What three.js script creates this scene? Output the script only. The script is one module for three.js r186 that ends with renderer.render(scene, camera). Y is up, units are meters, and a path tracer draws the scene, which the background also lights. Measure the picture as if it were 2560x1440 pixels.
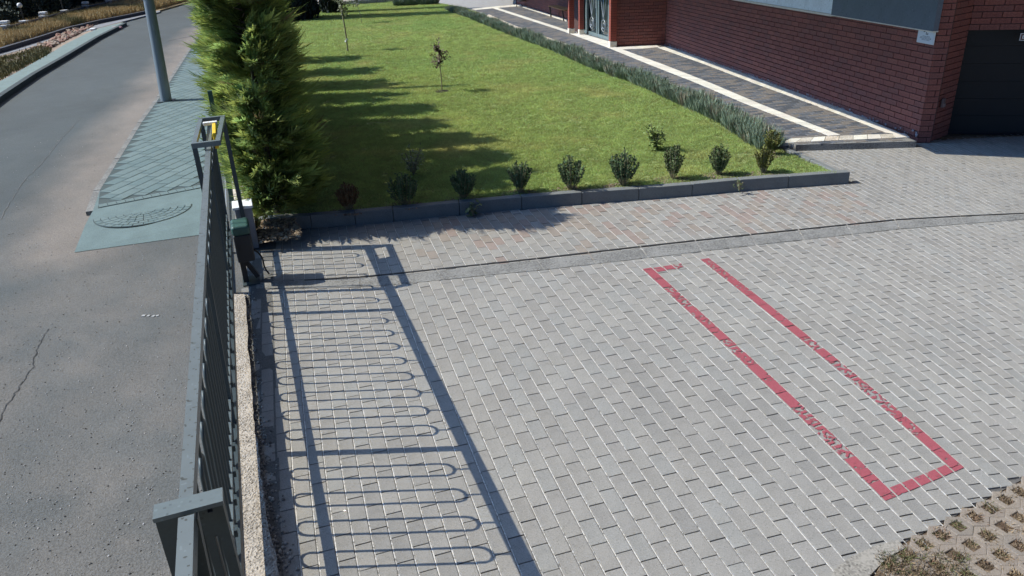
import * as THREE from 'three';
import { mergeGeometries } from 'three/addons/utils/BufferGeometryUtils.js';
import { RoundedBoxGeometry } from 'three/addons/geometries/RoundedBoxGeometry.js';
import { Sky } from 'three/addons/objects/Sky.js';

// ---------------------------------------------------------------- camera, sky, sun, exposure
const scene = new THREE.Scene();
const CAM_H = 3.05, PITCH = -24 * Math.PI / 180, ROLL = -2.63 * Math.PI / 180, FOC = 1850, PCY = 664;
const camera = new THREE.PerspectiveCamera(2 * Math.atan(720 / FOC) * 180 / Math.PI, 16 / 9, 0.05, 600);
camera.position.set(0, CAM_H, 0);
camera.rotation.set(PITCH, 0, ROLL, 'XYZ');
camera.setViewOffset(2560, 1440, 0, 56, 2560, 1440);
camera.updateMatrixWorld(true);
const SUN_EL = 43.5 * Math.PI / 180, SUN_AZ = 1.8 * Math.PI / 180;       // shadows run towards +x
const sunDir = new THREE.Vector3(-Math.cos(SUN_EL) * Math.cos(SUN_AZ), Math.sin(SUN_EL), -Math.cos(SUN_EL) * Math.sin(SUN_AZ));
const sky = new Sky(); sky.name = 'sky'; sky.scale.setScalar(500);
sky.material.uniforms.sunPosition.value.copy(sunDir);
sky.material.uniforms.turbidity.value = 9; sky.material.uniforms.rayleigh.value = 0.55;
sky.material.uniforms.mieCoefficient.value = 0.004;
sky.userData = { kind: 'structure', label: 'clear blue afternoon sky' };
scene.add(sky);
scene.environmentIntensity = 0.195;
const sun = new THREE.DirectionalLight(new THREE.Color(1, 0.93, 0.79), 4.6);
sun.position.copy(sunDir).multiplyScalar(80); sun.castShadow = true; sun.shadow.radius = 0.5;
sun.shadow.mapSize.set(4096, 4096);
Object.assign(sun.shadow.camera, { left: -50, right: 50, top: 50, bottom: -50, near: 1, far: 200 });
scene.add(sun, sun.target);
const renderer = new THREE.WebGLRenderer({ antialias: true });
renderer.toneMapping = THREE.LinearToneMapping; renderer.toneMappingExposure = 1.3;
renderer.shadowMap.enabled = true;

// ---------------------------------------------------------------- helpers
let seed = 7;
function rnd() { seed = (seed + 0x6D2B79F5) | 0; let t = Math.imul(seed ^ (seed >>> 15), 1 | seed); t = (t + Math.imul(t ^ (t >>> 7), 61 | t)) ^ t; return ((t ^ (t >>> 14)) >>> 0) / 4294967296; }
const rr = (a, b) => a + (b - a) * rnd();
function hash(x, y, s) { let h = Math.imul(x, 374761393) + Math.imul(y, 668265263) + Math.imul(s, 1442695041); h = Math.imul(h ^ (h >>> 13), 1274126177); return ((h ^ (h >>> 16)) >>> 0) / 4294967296; }
function vnoise(x, y, s = 0, per = 0) {
  const xi = Math.floor(x), yi = Math.floor(y), fx = x - xi, fy = y - yi, u = fx * fx * (3 - 2 * fx), v = fy * fy * (3 - 2 * fy);
  const m = k => per ? ((k % per) + per) % per : k;
  const a = hash(m(xi), m(yi), s), b = hash(m(xi + 1), m(yi), s), c = hash(m(xi), m(yi + 1), s), d = hash(m(xi + 1), m(yi + 1), s);
  return a + (b - a) * u + (c - a) * v + (a - b - c + d) * u * v;
}
function fbm(x, y, s = 0, oct = 4, per = 0) { let t = 0, w = 0.5, n = 0; for (let i = 0; i < oct; i++) { t += w * vnoise(x, y, s + i * 17, per); n += w; w *= 0.55; x *= 2; y *= 2; per *= 2; } return t / n; }
const camM = camera.matrixWorld;
function ray(px, py) { return new THREE.Vector3((px - 1280) / FOC, -(py - PCY) / FOC, -1).transformDirection(camM); }
function U(px, py, h = 0) { const d = ray(px, py), t = (h - CAM_H) / d.y; return new THREE.Vector3(d.x * t, h, d.z * t); }   // point of the photo on the level plane at height h
function V(px, py, A, B) { const d = ray(px, py), nx = B.z - A.z, nz = -(B.x - A.x), t = (nx * A.x + nz * A.z) / (nx * d.x + nz * d.z); return new THREE.Vector3(d.x * t, CAM_H + d.y * t, d.z * t); } // ... on the upright plane through A and B
// the yard's own plan: a runs across the paver rows, b along them; the survey of it is slightly bent
const ROW = -0.261479, K1 = 0.0531, K2 = 0.1012, TF = 1913.654;
const tM = new THREE.Matrix4().makeRotationFromEuler(new THREE.Euler(-25.94068 * Math.PI / 180, 0, -2.6298 * Math.PI / 180, 'XYZ')).invert();
function plan(a, b) {
  const X = a * Math.cos(ROW) + b * Math.sin(ROW), Z = a * Math.sin(ROW) - b * Math.cos(ROW);
  const c = new THREE.Vector3(X, -CAM_H, Z).transformDirection(tM); const q = [TF * c.x / -c.z, -TF * c.y / -c.z];
  const r = Math.hypot(q[0], q[1]) / 1280; let s = r;
  for (let i = 0; i < 12; i++) s -= (s * (1 + K1 * s * s + K2 * s ** 4) - r) / (1 + 3 * K1 * s * s + 5 * K2 * s ** 4);
  return U(1280 + q[0] * s / r, 720 + q[1] * s / r, 0);
}
const names = {};
function numbered(n) { n = n.replace(/_\d{3}$/, ''); if (names[n] === undefined) { names[n] = 0; return n; } names[n]++; return n + '_' + String(names[n]).padStart(3, '0'); }
function tag(o, label, category, group, kind) { if (label) o.userData.label = label; if (category) o.userData.category = category; if (group) o.userData.group = group; if (kind) o.userData.kind = kind; return o; }
function thing(name, label, category, pos, turn = 0, group) { const o = new THREE.Group(); o.name = numbered(name); o.position.copy(pos || new THREE.Vector3()); o.rotation.y = turn; scene.add(o); return tag(o, label, category, group); }
function add(parent, name, geo, mat, kind) { const m = new THREE.Mesh(geo, mat); m.name = parent === scene ? numbered(name) : name; m.castShadow = m.receiveShadow = true; if (kind) m.userData.kind = kind; parent.add(m); return m; }
function struct(name, geo, mat) { const m = add(scene, name, geo, mat); m.userData.kind = 'structure'; return m; }
function structGroup(name) { const g = new THREE.Group(); g.name = numbered(name); g.userData.kind = 'structure'; scene.add(g); return g; }
function copy(o, label, group) { const c = o.clone(); c.name = numbered(o.name); c.userData = { ...o.userData }; if (label) c.userData.label = label; if (group) c.userData.group = group; scene.add(c); return c; }
function metric(g, s = 1) { // uv in metres from the facing of each face
  if (g.index) g = g.toNonIndexed(); const p = g.attributes.position, n = g.attributes.normal, uv = new Float32Array(p.count * 2);
  for (let i = 0; i < p.count; i++) { const ax = Math.abs(n.getX(i)), ay = Math.abs(n.getY(i)), az = Math.abs(n.getZ(i)); let u, v; if (ay >= ax && ay >= az) { u = p.getX(i); v = p.getZ(i); } else if (ax >= az) { u = p.getZ(i); v = p.getY(i); } else { u = p.getX(i); v = p.getY(i); } uv[2 * i] = u * s; uv[2 * i + 1] = v * s; }
  g.setAttribute('uv', new THREE.BufferAttribute(uv, 2)); return g;
}
function bx(w, h, d, x = 0, y = 0, z = 0, ry = 0, rx = 0, rz = 0) { let g = new THREE.BoxGeometry(w, h, d); if (rx) g.rotateX(rx); if (rz) g.rotateZ(rz); if (ry) g.rotateY(ry); g.translate(x, y, z); return g; }
function rbx(w, h, d, r, x = 0, y = 0, z = 0, ry = 0) { const g = new RoundedBoxGeometry(w, h, d, 2, r); if (ry) g.rotateY(ry); g.translate(x, y, z); return g; }
function mg(list) { return mergeGeometries(list.map(g => { g = g.index ? g.toNonIndexed() : g; for (const k of Object.keys(g.attributes)) if (!['position', 'normal', 'uv'].includes(k)) g.deleteAttribute(k); return g; })); }
function tube(pts, r, seg = 24, rad = 6, closed = false, kind = 'catmullrom') { const c = new THREE.CatmullRomCurve3(pts.map(p => p.isVector3 ? p : new THREE.Vector3(...p)), closed, kind); return new THREE.TubeGeometry(c, seg, r, rad, closed); }
function cyl(a, b, r0, r1, n = 8) { a = a.isVector3 ? a : new THREE.Vector3(...a); b = b.isVector3 ? b : new THREE.Vector3(...b); const d = b.clone().sub(a), L = d.length(); const g = new THREE.CylinderGeometry(r1, r0, L, n); g.translate(0, L / 2, 0); g.applyQuaternion(new THREE.Quaternion().setFromUnitVectors(new THREE.Vector3(0, 1, 0), d.normalize())); g.translate(a.x, a.y, a.z); return g; }
function slab(pts, top, thick, s = 1) { // a flat plate with its outline in plan
  const sh = new THREE.Shape(pts.map(p => new THREE.Vector2(p.x, -p.z))); const g = new THREE.ExtrudeGeometry(sh, { depth: thick, bevelEnabled: false }); g.rotateX(-Math.PI / 2); g.translate(0, top - thick, 0); return metric(g, s);
}
const px = (arr, h = 0) => arr.map(([x, y]) => U(x, y, h));
function inside(pts, x, z) { let c = false; for (let i = 0, j = pts.length - 1; i < pts.length; j = i++) { const a = pts[i], b = pts[j]; if ((a.z > z) !== (b.z > z) && x < (b.x - a.x) * (z - a.z) / (b.z - a.z) + a.x) c = !c; } return c; }
function heading(A, B) { return Math.atan2(-(B.z - A.z), B.x - A.x); }
const dist2 = (p) => Math.hypot(p.x, p.z);
function inst(parent, name, geo, mat, mats, cols, kind = 'stuff') { const m = new THREE.InstancedMesh(geo, mat, mats.length); mats.forEach((k, i) => { m.setMatrixAt(i, k); if (cols) m.setColorAt(i, cols[i]); }); m.name = parent === scene ? numbered(name) : name; m.castShadow = m.receiveShadow = true; if (kind) m.userData.kind = kind; parent.add(m); return m; }
const mtx = (p, e, s) => new THREE.Matrix4().compose(p, new THREE.Quaternion().setFromEuler(e), typeof s === 'number' ? new THREE.Vector3(s, s, s) : s);

// ---------------------------------------------------------------- procedural materials
const lin = v => v <= 0.0031308 ? v * 12.92 : 1.055 * v ** (1 / 2.4) - 0.055;
function tex(size, fn) { // fn(u,v) -> linear rgb
  const d = new Uint8Array(size * size * 4);
  for (let y = 0; y < size; y++) for (let x = 0; x < size; x++) { const c = fn(x / size, y / size), i = 4 * (y * size + x); for (let k = 0; k < 3; k++) d[i + k] = Math.max(0, Math.min(255, Math.round(255 * lin(Math.max(0, c[k]))))); d[i + 3] = c[3] === undefined ? 255 : Math.round(255 * c[3]); }
  const t = new THREE.DataTexture(d, size, size); t.colorSpace = THREE.SRGBColorSpace; t.magFilter = THREE.LinearFilter; t.minFilter = THREE.LinearMipmapLinearFilter; t.generateMipmaps = true; t.wrapS = t.wrapT = THREE.RepeatWrapping; t.needsUpdate = true; return t;
}
function grainy(size, per, amp, blotch, s, dots = 0, dotv = 0.5) { // neutral grain around 1
  return tex(size, (u, v) => { const g = vnoise(u * per, v * per, s, per), b = fbm(u * 6, v * 6, s + 5, 3, 6); let k = 0.8 * (1 + amp * (g - 0.5) * 2 + blotch * (b - 0.5) * 2); const q = hash(Math.floor(u * per), Math.floor(v * per), s + 9); if (q < dots) k *= dotv; if (q > 1 - dots) k *= 1.35; return [k, k, k]; });
}
const T_CONC = grainy(512, 220, 0.17, 0.14, 3, 0.02, 0.6);
const T_ASPH = grainy(1024, 340, 0.28, 0.12, 11, 0.01, 0.6);
const T_ROUGH = grainy(512, 100, 0.35, 0.35, 21, 0.06, 0.5);
const T_METAL = grainy(256, 60, 0.06, 0.12, 31, 0.01, 0.7);
const T_RAIL = tex(256, (u, v) => { let k = 0.8 * (1 + 0.16 * (fbm(u * 8, v * 8, 33, 3, 8) - 0.5)); const n = vnoise(u * 40, v * 40, 37, 40); if (n > 0.86) k *= 0.45; else if (n < 0.07) k *= 1.25; return [k, k * (n > 0.86 ? 0.92 : 1), k * (n > 0.86 ? 0.8 : 1)]; });
const T_BRICK = grainy(256, 90, 0.2, 0.2, 41, 0.02, 0.7);
const col = (r, g, b) => new THREE.Color().setRGB(r, g, b);
function mat(c, rough = 0.9, map = null, extra = {}) { const k = map ? 1 / 0.8 : 1; return new THREE.MeshStandardMaterial({ color: col(c[0] * k, c[1] * k, c[2] * k), roughness: rough, map, ...extra }); }
function bump(m, t, s) { m.bumpMap = t; m.bumpScale = s; return m; }
const M = {
  sand: mat([0.47, 0.455, 0.42], 1, T_ROUGH), bed: mat([0.10, 0.095, 0.09], 1, T_ROUGH),
  asphalt: bump(mat([1, 1, 1], 0.95, T_ASPH, { vertexColors: true }), T_ASPH, 0.004),
  gutter: mat([0.19, 0.19, 0.18], 0.95, T_ROUGH), kerb: mat([0.16, 0.17, 0.165], 0.9, T_CONC), beam: bump(mat([0.36, 0.32, 0.265], 1, T_ROUGH), T_ROUGH, 0.010),
  teal: mat([0.125, 0.178, 0.178], 0.9, T_CONC), groove: mat([0.06, 0.082, 0.082], 1, T_CONC),
  rail: mat([0.15, 0.18, 0.185], 0.42, T_RAIL, { metalness: 0.25 }), steel: mat([0.14, 0.175, 0.18], 0.42, T_METAL, { metalness: 0.25 }), steelDark: mat([0.05, 0.07, 0.075], 0.5, T_METAL, { metalness: 0.2 }),
  galv: mat([0.32, 0.35, 0.37], 0.45, T_METAL, { metalness: 0.5 }), white: mat([0.72, 0.73, 0.72], 0.6, T_METAL), yellow: mat([0.75, 0.52, 0.03], 0.45, T_METAL),
  green: mat([0.03, 0.085, 0.07], 0.5, T_METAL), black: mat([0.02, 0.021, 0.023], 0.6), cream: mat([0.66, 0.62, 0.53], 0.85, T_CONC), stone: mat([0.56, 0.50, 0.41], 0.9, T_CONC),
  mortar: mat([0.075, 0.05, 0.045], 1, T_BRICK), soil: mat([0.12, 0.085, 0.055], 1, T_ROUGH), bark: mat([0.10, 0.075, 0.05], 1, T_ROUGH), twig: mat([0.22, 0.20, 0.12], 0.9, T_ROUGH),
  wood: mat([0.35, 0.17, 0.06], 0.6, T_BRICK), iron: mat([0.02, 0.02, 0.02], 0.5), pane: mat([0.03, 0.045, 0.05], 0.12), doorMetal: mat([0.16, 0.22, 0.23], 0.4, T_METAL, { metalness: 0.2 }),
  garage: mat([0.010, 0.011, 0.012], 0.7, T_METAL), earth: mat([0.20, 0.165, 0.11], 1, T_ROUGH), dry: mat([0.36, 0.28, 0.15], 1, T_ROUGH), red: mat([0.42, 0.05, 0.075], 0.8, T_CONC),
};
const leaf = (c, r = 0.9, tr = 0) => tr ? new THREE.MeshPhysicalMaterial({ color: col(...c), roughness: 1, side: THREE.DoubleSide, transmission: tr, thickness: 0, specularIntensity: 0.2 }) : new THREE.MeshStandardMaterial({ color: col(...c), roughness: r, side: THREE.DoubleSide });

// ---------------------------------------------------------------- terrain and far ground
struct('ground', slab([[-260, 40], [260, 40], [260, -420], [-260, -420]].map(([x, z]) => new THREE.Vector3(x, 0, z)), -0.08, 0.5, 0.25), M.earth);

// ---------------------------------------------------------------- road
const roadPx = [[-420, 520], [0, 246], [160, 150], [313, 57], [380, 36], [470, 10], [560, -12], [640, -20], [720, 300], [680, 720], [720, 1700], [-500, 1700]];
{
  const poly = px(roadPx); let x0 = 1e9, x1 = -1e9, z0 = 1e9, z1 = -1e9; for (const p of poly) { x0 = Math.min(x0, p.x); x1 = Math.max(x1, p.x); z0 = Math.min(z0, p.z); z1 = Math.max(z1, p.z); }
  const edge = px([[175, 622], [232, 527], [250, 475], [300, 395], [355, 305], [402, 240], [450, 165], [510, 70]]);
  const pos = [], colr = [], uv = [], idx = [];
  const rows = []; for (let z = -1.2; z > z0; z -= Math.max(0.12, -z * 0.022)) rows.push(z);
  const NX = 150; const grid = new Map();
  const dEdge = (x, z) => { let m = 9; for (let i = 0; i + 1 < edge.length; i++) { const a = edge[i], b = edge[i + 1], dx = b.x - a.x, dz = b.z - a.z, t = Math.max(0, Math.min(1, ((x - a.x) * dx + (z - a.z) * dz) / (dx * dx + dz * dz))); m = Math.min(m, Math.hypot(x - a.x - t * dx, z - a.z - t * dz)); } return m; };
  const xs = z => { const c = []; for (let i = 0, j = poly.length - 1; i < poly.length; j = i++) { const a = poly[i], b = poly[j]; if ((a.z > z) !== (b.z > z)) c.push((b.x - a.x) * (z - a.z) / (b.z - a.z) + a.x); } c.sort((p, q) => p - q); return c.length ? [c[0], c[c.length - 1]] : null; };
  let last = null;
  for (const z of rows) {
    const s = xs(z); if (!s) { continue; } const st = pos.length / 3;
    for (let i = 0; i <= NX; i++) {
      const x = s[0] + (s[1] - s[0]) * i / NX; pos.push(x, 0, z); uv.push(x / 2.2, z / 2.2);
      const n = fbm(x * 0.9, z * 0.5, 51, 4), n2 = fbm(x * 3.1, z * 3.1, 61, 4);
      const d = dEdge(x, z); let dust = Math.max(0, 1.15 - d / (0.75 + 0.5 * n)) * (0.6 + n2 * 0.9);
      const apron = Math.max(0, Math.min(1, (z + 9.2) / 2.2)) * Math.max(0, Math.min(1, (x + 5.4 + (n - 0.5) * 1.5) / 0.9)); dust = Math.max(dust, apron * (0.12 + 0.5 * n2));
      dust += 0.08 * n2; dust = Math.min(1, dust);
      const streak = fbm(x * 0.5 + z * 0.28, z * 0.05, 71, 3); const k = 0.8 + 0.2 * n + 0.2 * streak; colr.push(k * (0.060 + 0.122 * dust), k * (0.074 + 0.088 * dust), k * (0.077 + 0.064 * dust));
    }
    if (last !== null) for (let i = 0; i < NX; i++) { const a = last + i, b = st + i; idx.push(a, a + 1, b, a + 1, b + 1, b); }
    last = st;
  }
  const g = new THREE.BufferGeometry(); g.setAttribute('position', new THREE.Float32BufferAttribute(pos, 3)); g.setAttribute('color', new THREE.Float32BufferAttribute(colr, 3)); g.setAttribute('uv', new THREE.Float32BufferAttribute(uv, 2)); g.setIndex(idx); g.computeVertexNormals();
  struct('road', g, M.asphalt);
  // loose pebbles and grit
  const peb = new THREE.DodecahedronGeometry(1, 0), ms = [], cs = [];
  for (let i = 0; i < 1500; i++) { const p = U(rr(-20, 560), 330 + 1150 * rnd() ** 1.1, 0); if (!inside(poly, p.x, p.z)) continue; const s = rr(0.002, 0.007); ms.push(mtx(p.setY(s * 0.3), new THREE.Euler(rr(0, 6), rr(0, 6), 0), new THREE.Vector3(s, s * 0.7, s))); const k = rr(0.06, 0.45); cs.push(col(k, k * 0.95, k * 0.88)); }
  tag(inst(scene, 'pebbles', peb, mat([1, 1, 1], 1), ms, cs), 'loose pebbles and grit scattered over the asphalt', 'pebbles', null, 'stuff');
  const ribbon = (name, pts, w0, m) => { const P = []; const q = []; for (let i = 0; i + 1 < pts.length; i++) for (let k = 0; k < 8; k++) { const t = k / 8; const p = U(pts[i][0] + (pts[i + 1][0] - pts[i][0]) * t, pts[i][1] + (pts[i + 1][1] - pts[i][1]) * t, 0.004); p.x += rr(-0.012, 0.012); q.push([p, w0 * rr(0.4, 1.3)]); } for (let i = 0; i + 1 < q.length; i++) { const [a, wa] = q[i], [b, wb] = q[i + 1]; const n = new THREE.Vector3(b.z - a.z, 0, a.x - b.x).normalize(); const c = [a.clone().addScaledVector(n, wa), b.clone().addScaledVector(n, wb), b.clone().addScaledVector(n, -wb), a.clone().addScaledVector(n, -wa)]; for (const k of [0, 2, 1, 0, 3, 2]) P.push(c[k].x, 0.004, c[k].z); } const g = new THREE.BufferGeometry(); g.setAttribute('position', new THREE.Float32BufferAttribute(P, 3)); g.computeVertexNormals(); struct(name, metric(g), m); };
  ribbon('road_crack', [[-30, 1110], [18, 1010], [50, 965], [82, 915], [92, 870], [125, 815]], 0.004, mat([0.045, 0.045, 0.045], 1, T_ASPH)); ribbon('road_seam', [[0, 548], [28, 500], [62, 447], [105, 408], [150, 350], [205, 290]], 0.005, mat([0.14, 0.142, 0.138], 1, T_ROUGH)); ribbon('tyre_scuff', [[418, 103], [450, 96], [492, 88]], 0.06, mat([0.05, 0.055, 0.057], 1, T_ASPH));
  const fl = U(372, 790); const bl = [[0, 0], [0.05, 0.012], [-0.05, -0.008], [0.085, 0.006]].map(([a, b]) => rbx(rr(0.02, 0.035), 0.005, rr(0.02, 0.03), 0.002, a, 0.004, b, rr(0, 3)));
  const w = add(scene, 'litter_scrap', mg(bl), mat([0.36, 0.36, 0.35], 0.9, T_CONC)); w.position.copy(fl); tag(w, 'crushed white paper scrap lying on the asphalt left of the gate', 'litter');
}

// ---------------------------------------------------------------- paved yard
const A0 = 0.822, PA = 0.1032, B0 = 2.834, PB = 0.2023;
const yardPx = [[640, 1700], [600, 700], [640, 585], [880, 560], [1340, 518], [2130, 452], [1960, 372], [2290, 357], [2330, 350], [2780, 330], [2780, 1125], [2560, 1193], [2330, 1318], [2100, 1432], [1960, 1500], [1500, 1750]];
const yardPoly = px(yardPx);
const gutterPx = [[640, 702], [760, 700], [900, 692], [982, 684], [1200, 661], [1340, 646], [1600, 616], [1875, 586], [2237, 549], [2400, 540], [2560, 533], [2800, 524]];
const gutterLo = [[640, 722], [760, 722], [900, 718], [1000, 711], [1215, 689], [1360, 675], [1620, 645], [1890, 613], [2250, 573], [2410, 560], [2560, 549], [2800, 536]];
{
  const yard = structGroup('paved_yard');
  const base = yardPoly.map(p => p.clone());
  add(yard, 'sand_bed', slab(base, -0.012, 0.05, 1), M.bed);
  const W = PA - 0.0115, L = PB - 0.0058, TH = 0.05;
  const vars = []; for (let i = 0; i < 8; i++) { let g = new RoundedBoxGeometry(W, TH, L, 1, 0.0025); g.translate(0, -TH / 2, 0); g = metric(g); const uv = g.attributes.uv; const ox = rnd(), oy = rnd(); for (let k = 0; k < uv.count; k++) uv.setXY(k, uv.getX(k) * 1.3 + ox, uv.getY(k) * 1.3 + oy); vars.push(g); }
  const tones = [[0.222, 0.216, 0.200], [0.238, 0.231, 0.213], [0.246, 0.237, 0.216], [0.252, 0.243, 0.223], [0.248, 0.245, 0.228], [0.262, 0.254, 0.232]];
  const warm = [[0.24, 0.21, 0.18], [0.25, 0.222, 0.19], [0.232, 0.212, 0.19], [0.245, 0.20, 0.175]];
  const mats = [...tones, ...warm].map(t => bump(mat(t, 0.95, T_CONC), T_CONC, 0.0015));
  const cells = []; const sandPos = [];
  for (let i = -36; i < 135; i++) {
    const a = A0 + (i + 0.5) * PA, off = (((i % 2) + 2) % 2) ? 0 : PB / 2; let prev = null;
    for (let j = -9; j < 60; j++) {
      const b = B0 + off + (j + 0.5) * PB; const c = plan(a, b); if (c.z > -1.5 || c.z < -14 || c.x > 12) continue;
      const f = plan(a, b + 0.09), bk = plan(a, b - 0.09), r = plan(a + 0.04, b), l = plan(a - 0.04, b);
      let lo = 9, hi = -9; for (let k = -5; k <= 5; k++) { const q = c.clone().lerp(k < 0 ? bk : f, Math.abs(k) / 5 * 1.07); if (inside(yardPoly, q.x, q.z)) { lo = Math.min(lo, k); hi = Math.max(hi, k); } } if (hi - lo < 2) continue; const cut = hi - lo < 10 ? (hi - lo) / 10 : 1; if (cut < 1) c.addScaledVector(f.clone().sub(bk), (hi + lo) / 20);
      const ry = Math.atan2(-(f.x - bk.x), -(f.z - bk.z)); // local -z along the row
      const sl = cut * f.distanceTo(bk) / 0.18, sw = r.distanceTo(l) / 0.08;
      cells.push({ c, ry, sl, sw, a, b });
      const e0 = plan(a + PA / 2, b - PB / 2), e1 = plan(a + PA / 2, b + PB / 2), n = new THREE.Vector3(e1.z - e0.z, 0, -(e1.x - e0.x)).normalize().multiplyScalar(-0.0036); const y = -0.0028;
      const q = [[e0.x - n.x, y, e0.z - n.z], [e0.x + n.x, y, e0.z + n.z], [e1.x + n.x, y, e1.z + n.z], [e1.x - n.x, y, e1.z - n.z]]; for (const k of [0, 1, 2, 0, 2, 3]) sandPos.push(...q[k]);
    }
  }
  cells.sort((p, q) => dist2(p.c) - dist2(q.c));
  // those that show in the frame, nearest first
  const pick = (c) => { const n = fbm(c.c.x * 0.9, c.c.z * 0.9, 77, 3); const d = c.c.z + 7.9; const nearK = Math.max(0, 1 - Math.abs(c.c.z + 8.2) / 1.3) * (c.c.x > -1 && c.c.x < 4.2 ? 1 : 0); if (rnd() < nearK * (n > 0.48 ? 0.75 : 0.25)) return tones.length + Math.floor(rnd() * warm.length); const big = fbm(c.c.x * 0.7 + 9, c.c.z * 0.7, 83, 4); return Math.max(0, Math.min(5, Math.floor((0.55 * (big - 0.5) * 2.4 + 0.5 + rr(-0.38, 0.38)) * 6))); };
  const fr = cells.filter(c => { const v = c.c.clone().project(camera); return Math.abs(v.x) < 1.02 && Math.abs(v.y) < 1.02; }); const set = new Set(fr.slice(0, 300));
  const stuff = vars.map(() => [[], []]);
  for (const c of cells) {
    const t = pick(c), v = Math.floor(rnd() * vars.length), e = new THREE.Euler(rr(-0.006, 0.006), c.ry + rr(-0.008, 0.008), rr(-0.008, 0.008)), s = new THREE.Vector3(c.sw, 1, c.sl), p = c.c.clone().setY(rr(-0.0015, 0.0012));
    if (set.has(c)) { const m = add(yard, 'paver', vars[v], mats[t]); m.position.copy(p); m.rotation.copy(e); m.scale.copy(s); }
    else { stuff[v][0].push(mtx(p, e, s)); const q = [...tones, ...warm][t]; const k = rr(0.96, 1.04); stuff[v][1].push(col(q[0] * k, q[1] * k, q[2] * k)); }
  }
  const sm = bump(mat([1, 1, 1], 0.95, T_CONC), T_CONC, 0.0015);
  stuff.forEach(([m, c], i) => { if (m.length) inst(yard, 'paver', vars[i], sm, m, c); });
  const sg = new THREE.BufferGeometry(); sg.setAttribute('position', new THREE.Float32BufferAttribute(sandPos, 3)); sg.computeVertexNormals(); add(yard, 'joint_sand', metric(sg, 1), M.sand, 'stuff');

  // worn red paint on the pavers: a long narrow rectangle
  const paint = thing('floor_marking', 'worn red painted rectangle outline on the grey pavers', 'floor marking');
  const alphaTex = new Array(4).fill(0).map((_, k) => tex(128, (u, v) => { const n = fbm(u * 8, v * 8, 91 + k * 7, 4, 8), e = vnoise(u * 40, v * 40, 12 + k, 40); const a = n + 0.18 * (e - 0.5) > (0.24 + 0.075 * k) ? 1 : 0; const s = 0.85 + 0.3 * e; return [0.29 * s, 0.068 * s, 0.085 * s, a]; }));
  const pm = alphaTex.map(t => new THREE.MeshStandardMaterial({ map: t, roughness: 0.85, transparent: false, alphaTest: 0.5 }));
  const patch = (a0, a1, b0, b1, w) => { const q = [plan(a0, b0), plan(a1, b0), plan(a1, b1), plan(a0, b1)]; const g = new THREE.BufferGeometry(); const P = []; for (const k of [0, 1, 2, 0, 2, 3]) P.push(q[k].x, 0.0042, q[k].z); g.setAttribute('position', new THREE.Float32BufferAttribute(P, 3)); const u0 = rnd(), v0 = rnd(), lu = (a1 - a0) * 5, lv = (b1 - b0) * 5; g.setAttribute('uv', new THREE.Float32BufferAttribute([u0, v0, u0 + lu, v0, u0 + lu, v0 + lv, u0, v0, u0 + lu, v0 + lv, u0, v0 + lv], 2)); g.computeVertexNormals(); add(paint, 'paint_patch', g, pm[w]); };
  const bar = (i, b0, b1, worn) => { const off = (((i % 2) + 2) % 2) ? 0 : PB / 2, a0 = A0 + i * PA + 0.006, a1 = A0 + (i + 1) * PA - 0.006; for (let j = -6; j < 40; j++) { const s = B0 + off + j * PB + 0.003, e = s + PB - 0.006; const p = Math.max(s, b0), q = Math.min(e, b1); if (q - p < 0.015) continue; const w = worn((p + q) / 2); if (w < 0) continue; patch(a0, a1, p, q, w); } };
  const iL = 20, iR = 26, bLo = 2.49, bHi = 6.0;
  bar(iL, bLo, bHi, b => (b > 2.95 && b < 3.6) ? 3 : (b > 4.35 && b < 4.55) ? 3 : [0, 2, 1, 2, 3, 1][Math.floor(b * 3.1) % 6]);
  bar(iR, bLo, bHi, b => (b > 3.5 && b < 3.6) ? -1 : (b > 3.2 && b < 3.9) ? 3 : [1, 0, 2, 2, 1, 3][Math.floor(b * 2.7) % 6]);
  for (let i = iL + 1; i < iR; i++) { patch(A0 + i * PA + 0.006, A0 + (i + 1) * PA - 0.006, bLo + 0.002, bLo + 0.086, i % 3 ? 0 : 1); if (i < iR - 2) patch(A0 + i * PA + 0.006, A0 + (i + 1) * PA - 0.006, 5.89, 5.985, i > iR - 4 ? 3 : 1); }

  // concrete drain channel crossing the yard
  const ch = structGroup('drain_channel');
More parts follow.
